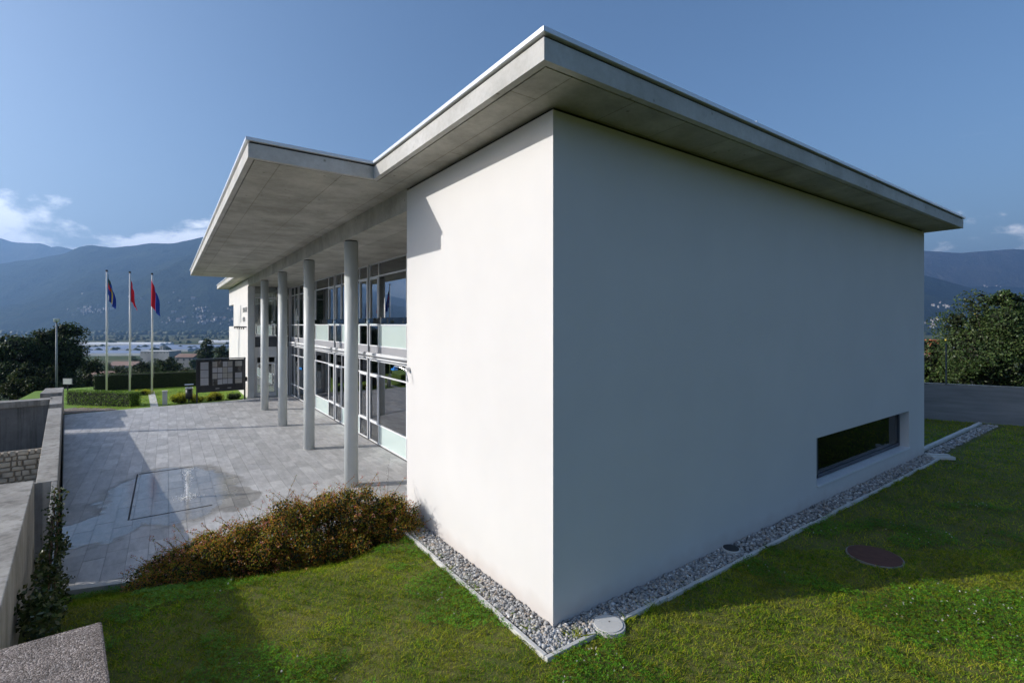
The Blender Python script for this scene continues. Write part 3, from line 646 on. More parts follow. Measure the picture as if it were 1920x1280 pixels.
P = P[[mnoise.noise(Vector((p[0]*1.7, p[1]*1.7, 9))) > .05 for p in P]]; P = P[(P[:, 0]-.68)**2+(P[:, 1]+.45)**2 > .07]
V, F = blades(P, .05, .11, .008); tag(np_mesh('overhanging_grass', V, F, M['grass'], gs), kind='stuff')
def kerbs(p0, p1, ln, w, h0, h1, wob=.006):
    a = Vector((*p0, 0)); b = Vector((*p1, 0)); n = max(1, round((b-a).length/ln)); d = (b-a)/n; u = d.normalized(); nr = Vector((-u.y, u.x, 0))*w
    for i in range(n):
        o_ = Vector((random.gauss(0, wob), random.gauss(0, wob), 0)); q = a+d*i+o_; e_ = q+d-u*.008
        dz = random.gauss(0, .003)
        MB().prism([(q.x, q.y), (e_.x, e_.y), ((e_+nr).x, (e_+nr).y), ((q+nr).x, (q+nr).y)], h0, h1+dz).build('kerb_stone', M['kerb'], gs, bevel=.008)
kerbs((-.52, -.515), (.40, -.515), .95, .065, -.15, .015); kerbs((.95, -.515), (16.4, -.515), 1.0, .065, -.15, .015)
kerbs((-.455, 4.9), (-.455, -.45), 1.0, -.065, -.15, .015)
kerbs((16.6, .14), (25.0, .16), 1.0, .13, -.15, .05)
for (x, y, rz) in ((16.45, -.36, -.75), (16.2, -.56, -.7)):
    o = MB().box(-.35, .35, -.07, .07, -.05, .05).build('channel_stone', M['kerb'], None, (x, y, .02), bevel=.01); o.rotation_euler.z = rz
    tag(o, 'upper of two loose kerb stones at the far wall corner' if y > -.4 else 'lower of two loose kerb stones at the far wall corner', 'kerb stone', 'loose kerb stones')
# inspection covers
c = empty('concrete_manhole', (.68, -.45, -.012)); tag(c, 'round pale concrete manhole cover beside the near wall corner', 'manhole')
MB().cyl(0, 0, -.1, .022, .245, 40).build('ring', M['kerb'], c, bevel=.006); MB().cyl(0, 0, .023, .034, .212, 40).build('lid', M['kerb'], c, bevel=.005); MB().cyl(.04, .02, .0345, .037, .012, 10).build('lifting_hole', M['dark'], c)
c = empty('gravel_drain', (4.4, -.16, 0)); tag(c, 'dark round drain cover half under the shaded wall in the pebbles', 'drain')
MB().cyl(0, 0, -.05, .03, .17, 32).build('ring', M['kerb'], c, bevel=.005); MB().cyl(0, 0, .031, .040, .145, 32).build('lid', M['black'], c)
M['rust'] = noisy('rusty_iron', (.08, .032, .022), (.13, .055, .036), 9, .7, .4, 90, dist=.004)
c = empty('iron_manhole', (6.44, -1.86, -.03)); tag(c, 'large rust-brown round manhole cover in the shaded lawn', 'manhole')
MB().cyl(0, 0, -.1, .012, .455, 48).build('ring', M['darkcon'], c); MB().cyl(0, 0, .0125, .022, .43, 48).build('lid', M['rust'], c)

# ------------------------------------------------------------------ the building
BL = empty('civic_building', (0, 0, 0)); tag(BL, 'white rendered civic building with projecting concrete roof and glazed colonnade', 'building')
ZT = 7.54; ZS = 7.60
B0, B1, A1 = 16.5, 2.8, 45.5                   # depth, facade recess, length
# walls
cells([.38, 8.45, 15.02, B0], [-1.2, .39, 1.60, ZT], {(1, 1)}, lambda u, v, d: (u, d, v), .38).build('wall', M['plaster'], BL)['label'] = 'shaded side wall with the low strip window'
b = cells([.0, 5.32], [-1.2, ZT], set(), lambda u, v, d: (d, u, v), .38); pass
b.v = [(x, y, z) for x, y, z in b.v]; b.build('wall', M['plaster'], BL)['label'] = 'sunlit front wall'
MB().box(.38, 2.9, 4.94, 5.32, -1.2, ZT).build('wall', M['plaster'], BL)
cells([33, 41.9, A1], [-1.2, 4.22, 6.08, ZT], {(1, 1)}, lambda u, v, d: (d, u, v), .38).build('wall', M['plaster'], BL)['label'] = 'far sunlit front wall with corner loggia'
MB().box(2.9, B0, A1-.38, A1, -1.2, ZT).box(.38, 2.9, A1-.38, A1, -1.2, 4.22).box(.38, 2.9, A1-.38, A1, 6.08, ZT).build('wall', M['plaster'], BL)
MB().box(.38, 4.2, 41.7, 41.89, 4.22, 6.08).box(.3, 4.2, 41.9, 45.1, 4.0, 4.2).build('loggia_wall', M['plaster'], BL)
MB().box(B0-.38, B0, .38, A1-.38, -1.2, ZT).build('wall', M['plaster'], BL)
# inside
MB().box(2.95, B0-.4, .4, A1-.4, -1.1, PZ-.0).build('ground_floor', M['carpet'], BL)
MB().box(3.02, B0-.4, .4, A1-.4, 2.95, 3.25).build('upper_floor', M['carpet'], BL)
MB().box(9.0, 9.2, 5.4, 41, PZ, 7.05).box(3.1, 9, 5.34, 5.4, PZ, 7.05).box(3.1, 9, 22.9, 23.05, PZ, 7.05).build('partition', M['interior'], BL)
MB().box(2.9, B0-.4, .4, A1-.4, 7.06, 7.3).build('ceiling', M['interior'], BL)
for y0, y1 in ((11.9, 12.9), (18.4, 19.5), (24.3, 25.6)):
    b = MB(); n = 26
    for i in range(n): 
        ya = y0+(y1-y0)*i/n; yb = y0+(y1-y0)*(i+1)/n
        b.quad((3.35+.05*(i % 2), ya, PZ+.1), (3.35+.05*((i+1) % 2), yb, PZ+.1), (3.35+.05*((i+1) % 2), yb, 2.8), (3.35+.05*(i % 2), ya, 2.8))
    b.build('curtain', M['curtain'], BL)
for k, y0 in enumerate((13.4, 19.2)):
    MB().box(4.6, 5.4, y0, y0+1.6, PZ+.70, PZ+.74).box(4.65, 4.70, y0+.05, y0+.1, PZ, PZ+.7).box(5.3, 5.35, y0+1.5, y0+1.55, PZ, PZ+.7).box(5.3, 5.35, y0+.05, y0+.1, PZ, PZ+.7).box(4.65, 4.7, y0+1.5, y0+1.55, PZ, PZ+.7).build('desk', M['interior'], BL)
# low strip window
w = MB().box(8.47, 8.53, .24, .32, .45, 1.59).box(9.02, 9.10, .24, .32, .45, 1.59).box(14.92, 15.0, .24, .32, .45, 1.59).box(8.53, 14.92, .24, .32, .45, .53).box(8.53, 14.92, .24, .32, 1.52, 1.59).build('strip_window', M['framedk'], BL)
MB().box(8.53, 9.02, .27, .285, .53, 1.52).build('pane', M['clearglass'], w); MB().box(9.10, 14.92, .27, .285, .53, 1.52).build('pane', M['clearglass'], w)
MB().box(8.46, 15.01, -.035, .235, .393, .435).build('sill', M['frame'], w, bevel=.004)
MB().box(8.6, 8.66, .21, .25, 1.35, 1.5).build('handle', M['steel'], w)
# roof: slab with drip lip, metal edge
OV = .88
out_ = [(-OV, -OV), (17.1, -OV), (17.1, A1+OV), (-OV, A1+OV), (-OV, 32.95), (-3.34, 32.95), (-3.34, 5.08), (-OV, 5.08)]
def inset(p, d):
    (x0, y0), (x1, _), (_, y1) = p[0], p[1], p[2]
    return [(x0+d, y0+d), (x1-d, y0+d), (x1-d, y1-d), (x0+d, y1-d), (x0+d, p[4][1]-d), (p[5][0]+d, p[5][1]-d), (p[6][0]+d, p[6][1]+d), (x0+d, p[7][1]+d)]
def ring(b, po, pi, z0, z1, m=0):
    n = len(po)
    for i in range(n):
        j = (i+1) % n
        b.add([(*po[i], z0), (*po[j], z0), (*pi[j], z0), (*pi[i], z0), (*po[i], z1), (*po[j], z1), (*pi[j], z1), (*pi[i], z1)],
              [(0, 3, 2, 1), (4, 5, 6, 7), (0, 1, 5, 4), (2, 3, 7, 6)], m)
    return b
roof = MB().prism(out_, ZS+.025, ZS+.285).build('roof', M['concrete'], BL, bevel=.006)
MB().prism(inset(out_, .125), ZS, ZS+.03).build('soffit', M['soffit'], roof)
ring(MB(), out_, inset(out_, .105), ZS+.004, ZS+.03).build('drip_lip', M['concrete'], roof)
ring(MB(), inset(out_, .03), inset(out_, .3), ZS+.285, ZS+.32).build('shadow_joint', M['dark'], roof)
ring(MB(), inset(out_, -.045), inset(out_, .4), ZS+.318, ZS+.385).build('metal_edge', M['zinc'], roof, bevel=.006)
MB().prism(inset(out_, .38), ZS+.29, ZS+.36).build('roof_covering', M['zinc'], roof)
MB().prism([(.05, .05), (B0-.05, .05), (B0-.05, A1-.05), (.05, A1-.05), (.05, 33.05), (2.9, 33.05), (2.9, 5.25), (.05, 5.25)], ZT-.3, ZS+.01).build('shadow_gap', M['dark'], BL)
MB().box(.0, 2.95, 5.325, 32.995, 7.07, ZS+.012).build('beam', M['soffit'], BL, bevel=.006)
for (x, y) in ((4.05, -OV+.03), (9.6, -OV+.03), (14.3, -OV+.03), (16.95, -OV+.03)):
    MB().cyl(x, y, ZS+.386, ZS+.425, .010, 8).cyl(x, y, ZS+.425, ZS+.45, .022, 10).build('lightning_clip', M['steel'], roof)
# mitre joint line on the soffit at the roof corner
# columns
for y in (10.28, 15.96, 21.63, 27.3):
    c = MB().cyl(.22, y, PZ, 7.035, .215, 40).build('column', M['column'], BL, smooth=True)
    MB().cyl(.22, y, 7.035, 7.0695, .19, 32).build('column_cap', M['dark'], c)
    MB().cyl(.22, y, PZ+.001, PZ+.012, .23, 32).build('column_base', M['kerb'], c)
# glazed facade in bays between joints
ZF = dict(base=PZ+.04, low=.08, tr=2.18, head=2.86, sp=3.44, rail=4.37, top=6.44, ceil=7.068)
joints = [5.34, 10.62, 16.11, 21.51, 26.95, 30.45, 32.95]
FX = B1
def fbox(b, y0, y1, z0, z1, x0=-.03, x1=.06): return b.box(FX+x0, FX+x1, y0, y1, z0, z1)
for k in range(len(joints)-1):
    j0, j1 = joints[k]+.13, joints[k+1]-.13
    if k == 0: j0 = joints[k]+.02
    if k == 5: j1 = joints[k+1]
    bay = empty('glazed_bay', (0, 0, 0)); bay.parent = BL
    L_ = j1-j0; nar = 1.12 if L_ > 3.5 else 0
    vs = [j0, j0+nar, j1-nar, j1] if nar else [j0, (j0+j1)/2, j1]
    f = MB(); t = .05
    fx = (-.03, .06)
    for i, v in enumerate(vs):
        a, bb = (v, v+t) if i == 0 else ((v-t, v) if i == len(vs)-1 else (v-t/2, v+t/2))
        fbox(f, a, bb, ZF['base'], ZF['head']); fbox(f, a, bb, ZF['sp'], ZF['ceil'])
    for z, h in ((ZF['base'], .05), (ZF['low'], .055), (ZF['tr'], .055), (ZF['head']-.06, .06), (ZF['sp'], .05), (ZF['rail']-.03, .06), (ZF['top'], .055), (ZF['ceil']-.05, .05)):
        for i in range(len(vs)-1): fbox(f, vs[i]+t*(1 if i == 0 else .5), vs[i+1]-t*(1 if i == len(vs)-2 else .5), z, z+h, -.026, .055)
    # sash frames of the narrow opening windows
    segs = [(vs[i], vs[i+1]) for i in range(len(vs)-1)]
    for i, (a, bb) in enumerate(segs):
        if nar and i != 1:
            for z0, z1 in ((ZF['low']+.055, ZF['tr']), (ZF['rail']+.03, ZF['top'])):
                fbox(f, a+t, a+t+.06, z0, z1, -.045, .04); fbox(f, bb-t-.06, bb-t, z0, z1, -.045, .04); fbox(f, a+t+.06, bb-t-.06, z0, z0+.07, -.045, .04); fbox(f, a+t+.06, bb-t-.06, z1-.07, z1, -.045, .04)
    f.build('bay_frame', M['frame'], bay)
    for i, (a, bb) in enumerate(segs):
        wide = nar and i == 1
        for z0, z1, kind in ((ZF['base']+.05, ZF['low'], 'frost' if wide else 'glass'), (ZF['low']+.055, ZF['tr'], 'glass'), (ZF['tr']+.055, ZF['head']-.06, 'glass'),
                             (ZF['sp']+.05, ZF['rail']-.03, 'frost' if wide else 'glass'), (ZF['rail']+.03, ZF['top'], 'glass'), (ZF['top']+.055, ZF['ceil']-.05, 'glass')):
            MB().box(FX+.008, FX+.02, a+.026, bb-.026, z0-.01, z1+.01).build('panel' if kind == 'frost' else 'pane', M[kind], bay)
    MB().box(FX+.0, FX+.12, j0, j1, ZF['head']+.001, ZF['sp']-.001).build('spandrel', M['spandrel'], bay)
    MB().tube([(FX-.14, j0+.05, ZF['head']+.24), (FX-.14, j1-.05, ZF['head']+.24)], .075, 12).tube([(FX-.16, j0+.02, ZF['head']+.08), (FX-.16, j1-.02, ZF['head']+.08)], .035, 8).build('awning_tube', M['frame'], bay, smooth=True)
    if k < 5:
        MB().box(FX-.11, FX-.095, j0+.06, j1-.06, ZF['rail']+.06, ZF['rail']+.30).build('railing_glass', M['railglass'], bay)
        for yy in (j0+.12, j0+nar+.1, j1-nar-.1, j1-.12):
            MB().box(FX-.125, FX-.03, yy-.035, yy+.035, ZF['rail']+.09, ZF['rail']+.13).box(FX-.125, FX-.03, yy-.035, yy+.035, ZF['rail']+.23, ZF['rail']+.27).build('railing_clamp', M['black'], bay)
for j in joints[1:-1]:
    MB().box(FX+.03, FX+.05, j-.128, j+.128, PZ, 7.065).build('facade_joint', M['framedk'], BL)
    MB().box(FX-.20, FX+.02, j-.06, j+.06, 2.98, 3.10).tube([(FX-.05, j, 3.10), (FX-.05, j, 3.5)], .025, 8).build('awning_bracket', M['steel'], BL)
# entrance end: doors and glazing set between the far wing and the glass front
ent = empty('entrance', (0, 0, 0)); ent.parent = BL
AY = 33.25
MB().box(.02, .40, 32.98, 32.998, -1.0, ZT).box(.385, .42, 32.98, 33.36, -1.0, ZT).build('pier', M['column'], ent)
f = MB()
def ebox(x0, x1, z0, z1, y0=-.04, y1=.05): f.box(x0, x1, AY+y0, AY+y1, z0, z1)
for x0 in (.41, 1.15, 1.93, 2.72): ebox(x0, x0+.07, PZ, 7.06)
for z0 in (6.25, 4.30, 3.52, 2.72): 
    for x0 in (.48, 1.22, 2.0): ebox(x0, x0+.66, z0, z0+.07, -.035, .045)
for x0 in (.48, 1.22, 2.0):
    ebox(x0, x0+.66, 2.05, 2.73, .0, .04); ebox(x0, x0+.14, PZ+.02, 2.05, -.03, .03); ebox(x0+.52, x0+.66, PZ+.02, 2.05, -.03, .03); ebox(x0+.14, x0+.52, PZ+.02, PZ+.32, -.03, .03); ebox(x0+.14, x0+.52, 1.55, 1.68, -.03, .03)
f.build('door_frame', M['frame'], ent)
for x0 in (.48, 1.22, 2.0):
    for z0, z1 in ((4.37, 6.25), (6.32, 7.05), (3.59, 4.30), (PZ+.32, 1.55)): MB().box(x0, x0+.66, AY+.005, AY+.015, z0, z1).build('pane', M['glass'], ent)
    MB().tube([(x0+.56, AY-.09, PZ+.8), (x0+.56, AY-.09, PZ+1.5)], .015, 8).build('door_handle', M['steel'], ent)
    MB().box(x0, x0+.66, AY+.02, AY+.05, 2.79, 3.52).build('door_header', M['framedk'], ent)
MB().box(.2, 2.9, 33.0, 33.28, PZ+.001, PZ+.03).build('threshold', M['kerb'], ent)
MB().box(FX-.045, FX-.035, 29.3, 30.0, 1.35, 1.5).build('door_sign', M['blue'], BL)
# lettering, hooks and lamp on the fronts
def text3d(txt, size, loc, rot, mt, parent, name='lettering', ext=.015, xs=1):
    c = bpy.data.curves.new(name, 'FONT'); c.body = txt; c.size = size; c.extrude = ext; c.align_x = 'LEFT'
    t = bpy.data.objects.new('tmp', c); COL.objects.link(t); dg = bpy.context.evaluated_depsgraph_get(); me = bpy.data.meshes.new_from_object(t.evaluated_get(dg)); bpy.data.objects.remove(t)
    o = link(name, me, mt, parent); o.location = loc; o.rotation_euler = rot; o.scale = (xs, 1, 1); return o
M['letter'] = noisy('grey_metal_letter', (.38, .38, .38), (.44, .44, .44), 3, .5)
TR = (R(90), 0, R(-90))
text3d('CASA COMUNALE', .50, (-.02, 35.55, 5.28), TR, M['letter'], BL, xs=.56)
text3d('GUDO', .50, (-.02, 35.55, 4.60), TR, M['letter'], BL, xs=.80)
MB().box(-.03, .0, 36.7, 36.95, 4.55, 5.85).build('crest_bar', M['letter'], BL)
b = MB()
for i in range(6):
    y = 33.6+i*1.15; b.box(-.22, .0, y, y+.06, 4.17, 4.25); b.box(-.22, -.16, y, y+.06, 4.05, 4.17)
b.build('wall_hooks', M['black'], BL)
MB().box(-.12, .0, 32.98+.25, 32.98+.42, .42, .72).build('post_box', M['black'], BL)
wl_ = empty('wall_floodlight', (-.0, 5.16, 3.36)); tag(wl_, 'small wall floodlight on a bent arm at the sunlit wall edge', 'lamp')
MB().tube([(0, 0, 0), (-.12, .02, .0)], .045, 10).build('mount', M['steel'], wl_); MB().tube([(-.12, .02, 0), (-.16, .16, .04), (-.16, .5, .04)], .018, 8).build('arm', M['steel'], wl_)
MB().box(-.21, -.11, .44, .62, -.055, -.015).box(-.18, -.14, .5, .55, -.015, .03).build('head', M['blue'], wl_)
MB().tube([(-.10, -.02, 0), (-.12, -.10, -.10), (-.10, -.14, -.28)], .014, 8).build('cable', M['steel'], wl_)

# ------------------------------------------------------------------ parapets and steps on the left
def lx(y): return -6.36-.125*(y-7.2)            # plaza-side face of the parapet
def strip(y0, y1, t0, t1=None):                  # quadrilateral along the slanted line, t = distance to the left of the plaza face
    t1 = t0 if t1 is None else t1
    return y0, y1
pA = empty('plaza_parapet', (lx(11.1), 11.1, PZ)); tag(pA, 'long sunlit concrete parapet along the left edge of the plaza', 'parapet')
def prA(poly, z0, z1, name, mt='wallcon', parent=None, o=None, bv=.012):
    o = pA if o is None else o; L0 = o.location
    return MB().prism([(x-L0.x, y-L0.y) for x, y in poly], z0-L0.z, z1-L0.z).build(name, M[mt], o, bevel=bv)
prA([(lx(11.1)-.40, 11.1), (lx(11.1)-.0, 11.1), (lx(25.4), 25.4), (lx(25.4)-.46, 25.4)], -2.6, .5, 'wall')
prA([(lx(25.41)-.44, 25.41), (lx(25.41)-.02, 25.41), (lx(26.99)-.02, 26.99), (lx(26.99)-.44, 26.99)], -2.6, -.7, 'low_wall')
prA([(lx(27)-.46, 27), (lx(27), 27), (lx(30.6), 30.6), (lx(30.6)-.48, 30.6)], -2.6, .5, 'wall')
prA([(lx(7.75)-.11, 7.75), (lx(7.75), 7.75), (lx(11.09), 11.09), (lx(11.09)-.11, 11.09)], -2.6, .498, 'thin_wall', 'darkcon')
prA([(lx(30.62)-.9, 30.62), (lx(30.62), 30.62), (lx(33.4)+.05, 33.4), (lx(33.4)-.75, 33.4)], -2.6, .68, 'end_block')
pC = empty('stair_cross_wall', (lx(29.4)-.5, 29.4, -2.6)); tag(pC, 'dark shaded concrete wall across the sunken steps at the left edge', 'wall')
prA([(lx(29.4)-.42, 29.2), (lx(29.4)-.42, 30.0), (-22, 29.2), (-22, 28.4)], .20, .5, 'coping', 'wallcon', o=pC)
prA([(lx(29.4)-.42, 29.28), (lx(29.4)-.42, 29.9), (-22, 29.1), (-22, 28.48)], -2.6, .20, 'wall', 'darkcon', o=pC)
pB = empty('stair_wall', (-6.9, 5, -.2)); tag(pB, 'broad pale concrete wall top with leaf stains at the left picture edge', 'wall')
def bx_(y): return -6.07-.115*(y-1.98)
prA([(bx_(7.72), 7.72), (bx_(1.1), 1.1), (bx_(1.1)-2.6, 1.1), (bx_(7.72)-1.6, 7.9)], -2.6, 1.35, 'wall', 'wallcon', o=pB)
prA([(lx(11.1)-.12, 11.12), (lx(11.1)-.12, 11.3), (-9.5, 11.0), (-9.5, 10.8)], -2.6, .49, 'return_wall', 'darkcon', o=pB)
# rough aggregate block in the foreground
m, nt, p = mat('exposed_aggregate', (.4, .36, .32), .85, 0, .3); L = nt.links
g = N(nt, 'ShaderNodeNewGeometry'); v = N(nt, 'ShaderNodeTexVoronoi', Scale=75); L.new(g.outputs['Position'], v.inputs['Vector'])
sp = N(nt, 'ShaderNodeSeparateColor'); L.new(v.outputs['Color'], sp.inputs[0]); r = ramp(nt, [(0, (.10, .08, .066)), (.5, (.22, .18, .155)), (.85, (.32, .27, .235)), (1, (.46, .41, .37))]); L.new(sp.outputs[0], r.inputs[0])
n1 = N(nt, 'ShaderNodeTexNoise', Scale=4, Detail=5); L.new(g.outputs['Position'], n1.inputs['Vector']); mr = N(nt, 'ShaderNodeMapRange', i1=.3, i2=.7, i3=.7, i4=1.2); L.new(n1.outputs[0], mr.inputs[0])
h = N(nt, 'ShaderNodeHueSaturation'); L.new(r.outputs[0], h.inputs['Color']); L.new(mr.outputs[0], h.inputs['Value']); L.new(h.outputs[0], p.inputs['Base Color'])
iv_ = N(nt, 'ShaderNodeMath', _operation='SUBTRACT', i0=1.0); L.new(v.outputs['Distance'], iv_.inputs[1])
bp = N(nt, 'ShaderNodeBump', Strength=.9, Distance=.012); L.new(iv_.outputs[0], bp.inputs['Height']); L.new(bp.outputs[0], p.inputs['Normal']); M['aggregate'] = m
fb = empty('boundary_wall', (-5.6, .5, -.2)); tag(fb, 'rough exposed-aggregate concrete wall top in the bottom left foreground', 'wall')
gx_ = 44; b = MB()
poly = [(-8.2, 1.06), (-5.16, 1.10), (-5.0, -.12), (-4.93, -4.0), (-8.2, -4.0)]
prA(poly, -2.6, 1.335, 'wall', 'aggregate', o=fb, bv=.02)
# sunken court behind the walls
sc_ = MB().prism([(-7.0, 7.6), (-9.2, 30), (-26, 30), (-26, 3), (-8.6, 3)], -2.75, -2.3).build('sunken_court', noisy('court_ground', (.34, .31, .27), (.46, .43, .38), 3, .95, .4, 40)); tag(sc_, kind='structure')
# dry stone wall in the court: each stone a part
sw = empty('rubble_wall', (-9.0, 22, -2.3)); tag(sw, 'sunlit rubble stone wall in the sunken court below the dark cross wall', 'wall')
M['rubble'] = noisy('rubble_stone', (.34, .29, .23), (.56, .50, .41), 2.2, .9, .7, 25, dist=.02)
M['rubblebed'] = noisy('rubble_mortar', (.22, .19, .15), (.32, .28, .23), 6, .95)
MB().box(-4.6, .2, .02, .5, 0, 1.55).build('core', M['rubblebed'], sw)
z = 0.0
while z < 1.5:
    h = random.uniform(.14, .24); x = -4.6
    while x < .1:
        w = random.uniform(.16, .42); q = MB(); s0 = random.uniform(.02, .07)
        pts = [(x+.015+random.uniform(0, .03), -s0, z+.012+random.uniform(0, .025)), (x+w-.015-random.uniform(0, .03), -s0, z+.012+random.uniform(0, .025)), (x+w-.015-random.uniform(0, .03), -s0, z+h-.012-random.uniform(0, .025)), (x+.015+random.uniform(0, .03), -s0, z+h-.012-random.uniform(0, .025))]
        q.add(pts+[(a, .05, c) for a, _, c in pts], [(0, 1, 2, 3), (7, 6, 5, 4), (0, 4, 5, 1), (1, 5, 6, 2), (2, 6, 7, 3), (3, 7, 4, 0)]).build('stone', M['rubble'], sw, bevel=.02)
        x += w
    z += h
def tuft(name, x, y, z, n, h, label, mt='hedge', r=.25):
    P = np.stack([rng.normal(x, r, n), rng.normal(y, r, n), np.full(n, z)], 1); V, F = blades(P, h*.4, h, .02); return tag(np_mesh(name, V, F, M[mt]), label, 'weed', 'weeds in the sunken court')
tuft('grass_tuft', -10.6, 20.6, -2.3, 260, .55, 'green grass tuft at the foot of the rubble wall'); tuft('grass_tuft', -8.9, 20.0, -2.3, 300, .5, 'yellowish grass tuft beside the parapet in the sunken court', 'yellow')

# climbing plant on wires between the stair wall and the plaza
vn = empty('climbing_plant', (-6.25, 6.6, -.4)); tag(vn, 'dark climbing plant on a wire in front of the stair wall', 'climber')
def relp(P): return P-np.array([-6.25, 6.6, -.4])
P = []
for k in range(24):
    t = random.random(); y = 2.4+5.6*t; x = bx_(y)+random.uniform(.02, .34)+.10*t; zc = lawn_z(max(x, -6.2), min(y, 7))+random.uniform(.0, .55+.55*t); P.append((x, y, zc))
C_ = np.array(P); pts, d = clumps(C_, np.full(len(C_), .18), 2500); V, F = leaves(relp(pts), rng.uniform(.05, .10, len(pts)), rng.uniform(.035, .07, len(pts)), nrm=d); np_mesh('foliage', V, F, M['ivy'], vn)
w0 = Vector((-6.42, 7.9, 1.05)); w1 = Vector((-5.92, 3.35, -.1))
b = MB().tube([tuple(Vector(w0)-vn.location), tuple(Vector(w1)-vn.location)], .011, 6); b.build('wire', M['steel'], vn)
b = MB(); 
for s_ in range(3):
    pts = []
    for i in range(18):
        q = w0.lerp(w1, i/17)-vn.location; pts.append((q.x+.05*math.sin(i*1.1+s_*2), q.y, q.z+.04*math.cos(i*1.3+s_*2)))
    b.tube(pts, .011, 5)
b.build('stem', M['twig'], vn)
Q = np.array([w0.lerp(w1, t) for t in rng.random(900)])+rng.normal(0, .07, (900, 3)); V, F = leaves(relp(Q), rng.uniform(.05, .09, 900), rng.uniform(.03, .06, 900)); np_mesh('young_leaves', V, F, M['ivy'], vn)

# ------------------------------------------------------------------ flowering shrub bank between lawn and plaza
sh = empty('flowering_shrub', (-2.6, 5.3, -.5)); tag(sh, 'long spreading reddish-green shrub with pink flowers between lawn and paving', 'shrub')
sl = np.array([-2.6, 5.3, -.5])
spine = [(-.50, 4.62, .60), (-.75, 4.68, .76), (-1.1, 4.78, .92), (-1.45, 4.85, 1.0), (-1.8, 4.95, 1.0), (-2.15, 5.02, .94), (-2.5, 5.10, .85), (-2.85, 5.2, .70), (-3.2, 5.32, .58), (-3.55, 5.42, .48), (-3.9, 5.55, .34), (-4.2, 5.72, .20), (-4.5, 5.9, .02), (-4.8, 6.12, -.18)]
cs = []; rs = []
for x, y, zt in spine:
    for k in range(30):
        a = random.random()*6.283; q = random.random()**.5; zb = -.75; ht = zt-zb; f = random.random()**.8
        rad = .80*math.sqrt(max(0, 1-(f*.93)**2))+.08
        r_ = random.uniform(.15, .27); cs.append((x+math.cos(a)*q*.36, y+math.sin(a)*q*rad, zb+ht*f-r_*.8)); rs.append(r_)
for x, y, zt in spine:
    for f in (.25, .38, .5, .62, .72, .82): cs.append((x+random.uniform(-.1, .1), y+random.uniform(-.15, .25), -.75+(zt+.75)*f)); rs.append(.30-.1*f)
    for k in range(12): cs.append((x+random.uniform(-.2, .2), y+random.uniform(-.75, .75), max(lawn_z(x, y), -.8)+random.uniform(.0, .25))); rs.append(random.uniform(.16, .24))
Pc, d = clumps(cs, rs, 150000); Pc = Pc[Pc[:, 2] > -.95]
V, F = leaves(Pc-sl, rng.uniform(.022, .046, len(Pc)), rng.uniform(.013, .025, len(Pc)), .5, nrm=np.array([0, 0, .5])); np_mesh('foliage', V, F, M['shrubleaf'], sh)
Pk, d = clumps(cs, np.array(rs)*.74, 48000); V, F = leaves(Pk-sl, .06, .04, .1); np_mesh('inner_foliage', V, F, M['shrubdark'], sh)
tw = MB(); LV = []; FV = []
for k in range(1150):
    i = random.randrange(len(cs)); c = Vector(cs[i]); a = random.random()*6.283
    dr = Vector((math.cos(a)*.55, math.sin(a)*.55-.05, random.uniform(.6, 1.2))).normalized(); ln = rs[i]*random.uniform(1.1, 1.9)+(random.uniform(.1, .34) if random.random() < .28 else 0)
    pts = [c+dr*ln*t+Vector((math.cos(a), math.sin(a), -.45))*(.13*t*t) for t in (0, .4, .75, 1.0)]
    tw.tube([tuple(p_-Vector(sl)) for p_ in pts], [.004, .0035, .003, .002], 4)
    for t in np.linspace(.45, 1, 15): 
        p_ = c+dr*ln*t+Vector((math.cos(a), math.sin(a), -.45))*(.13*t*t); LV.append(np.array(p_)+rng.normal(0, .014, 3))
    if random.random() < .8:
        e_ = pts[-1]
        for _ in range(random.randint(5, 14)): FV.append(np.array(e_)+rng.normal(0, .02, 3))
tw.build('twig', M['twig'], sh)
LV = np.array(LV); V, F = leaves(LV-sl, rng.uniform(.02, .04, len(LV)), rng.uniform(.012, .022, len(LV)), .3); np_mesh('shoot_leaves', V, F, M['shrubleaf'], sh)
FV = np.array(FV); V, F = leaves(FV-sl, rng.uniform(.014, .028, len(FV)), rng.uniform(.01, .02, len(FV))); np_mesh('blossom', V, F, M['pinkflower'], sh)
ws = empty('tall_weed_stem', (-.25, 5.9, -.8)); tag(ws, 'single tall thin grass stem rising above the shrub beside the wall', 'weed')
MB().tube([(0, 0, 0), (.03, .1, .6), (.10, .25, 1.2), (.22, .45, 1.85)], [.004, .0035, .003, .0015], 5).build('stem', M['twig'], ws)
P = np.array([(.03+.19*t**2, .1+.35*t, .6+1.25*t) for t in np.linspace(0, 1, 22)])+rng.normal(0, .008, (22, 3)); V, F = leaves(P, .035, .016); np_mesh('seed_heads', V, F, M['twig'], ws)

# ------------------------------------------------------------------ garden beyond the plaza
GZ = -.80
gl = MB().prism([(-9.6, 32.45), (.0, 32.83), (.0, 46), (-2, 50), (-13, 47), (-13, 34)], -2.7, GZ).build('garden_lawn', noisy('garden_grass', (.12, .22, .02), (.19, .31, .03), 2.5, .9, .6, 90)); tag(gl, kind='structure')
P = np.stack([rng.uniform(-9.3, -.2, 16000), rng.uniform(33, 45, 16000), np.full(16000, GZ)], 1); V, F = blades(P, .03, .07, .03); tag(np_mesh('garden_grass', V, F, M['grass']), 'bright green lawn round the flagpoles beyond the plaza', 'grass', kind='stuff')
pth = MB().prism([(-5.45, 32.65), (-5.05, 32.68), (-5.35, 40.0), (-5.75, 40.0)], GZ-.1, GZ+.02).build('garden_path', M['kerb']); tag(pth, kind='structure')
M['cobble'] = noisy('cobble_stone', (.25, .20, .17), (.42, .36, .31), 2, .9)
cob = empty('cobbled_corner', (-9.2, 33.6, GZ)); tag(cob, kind='structure')
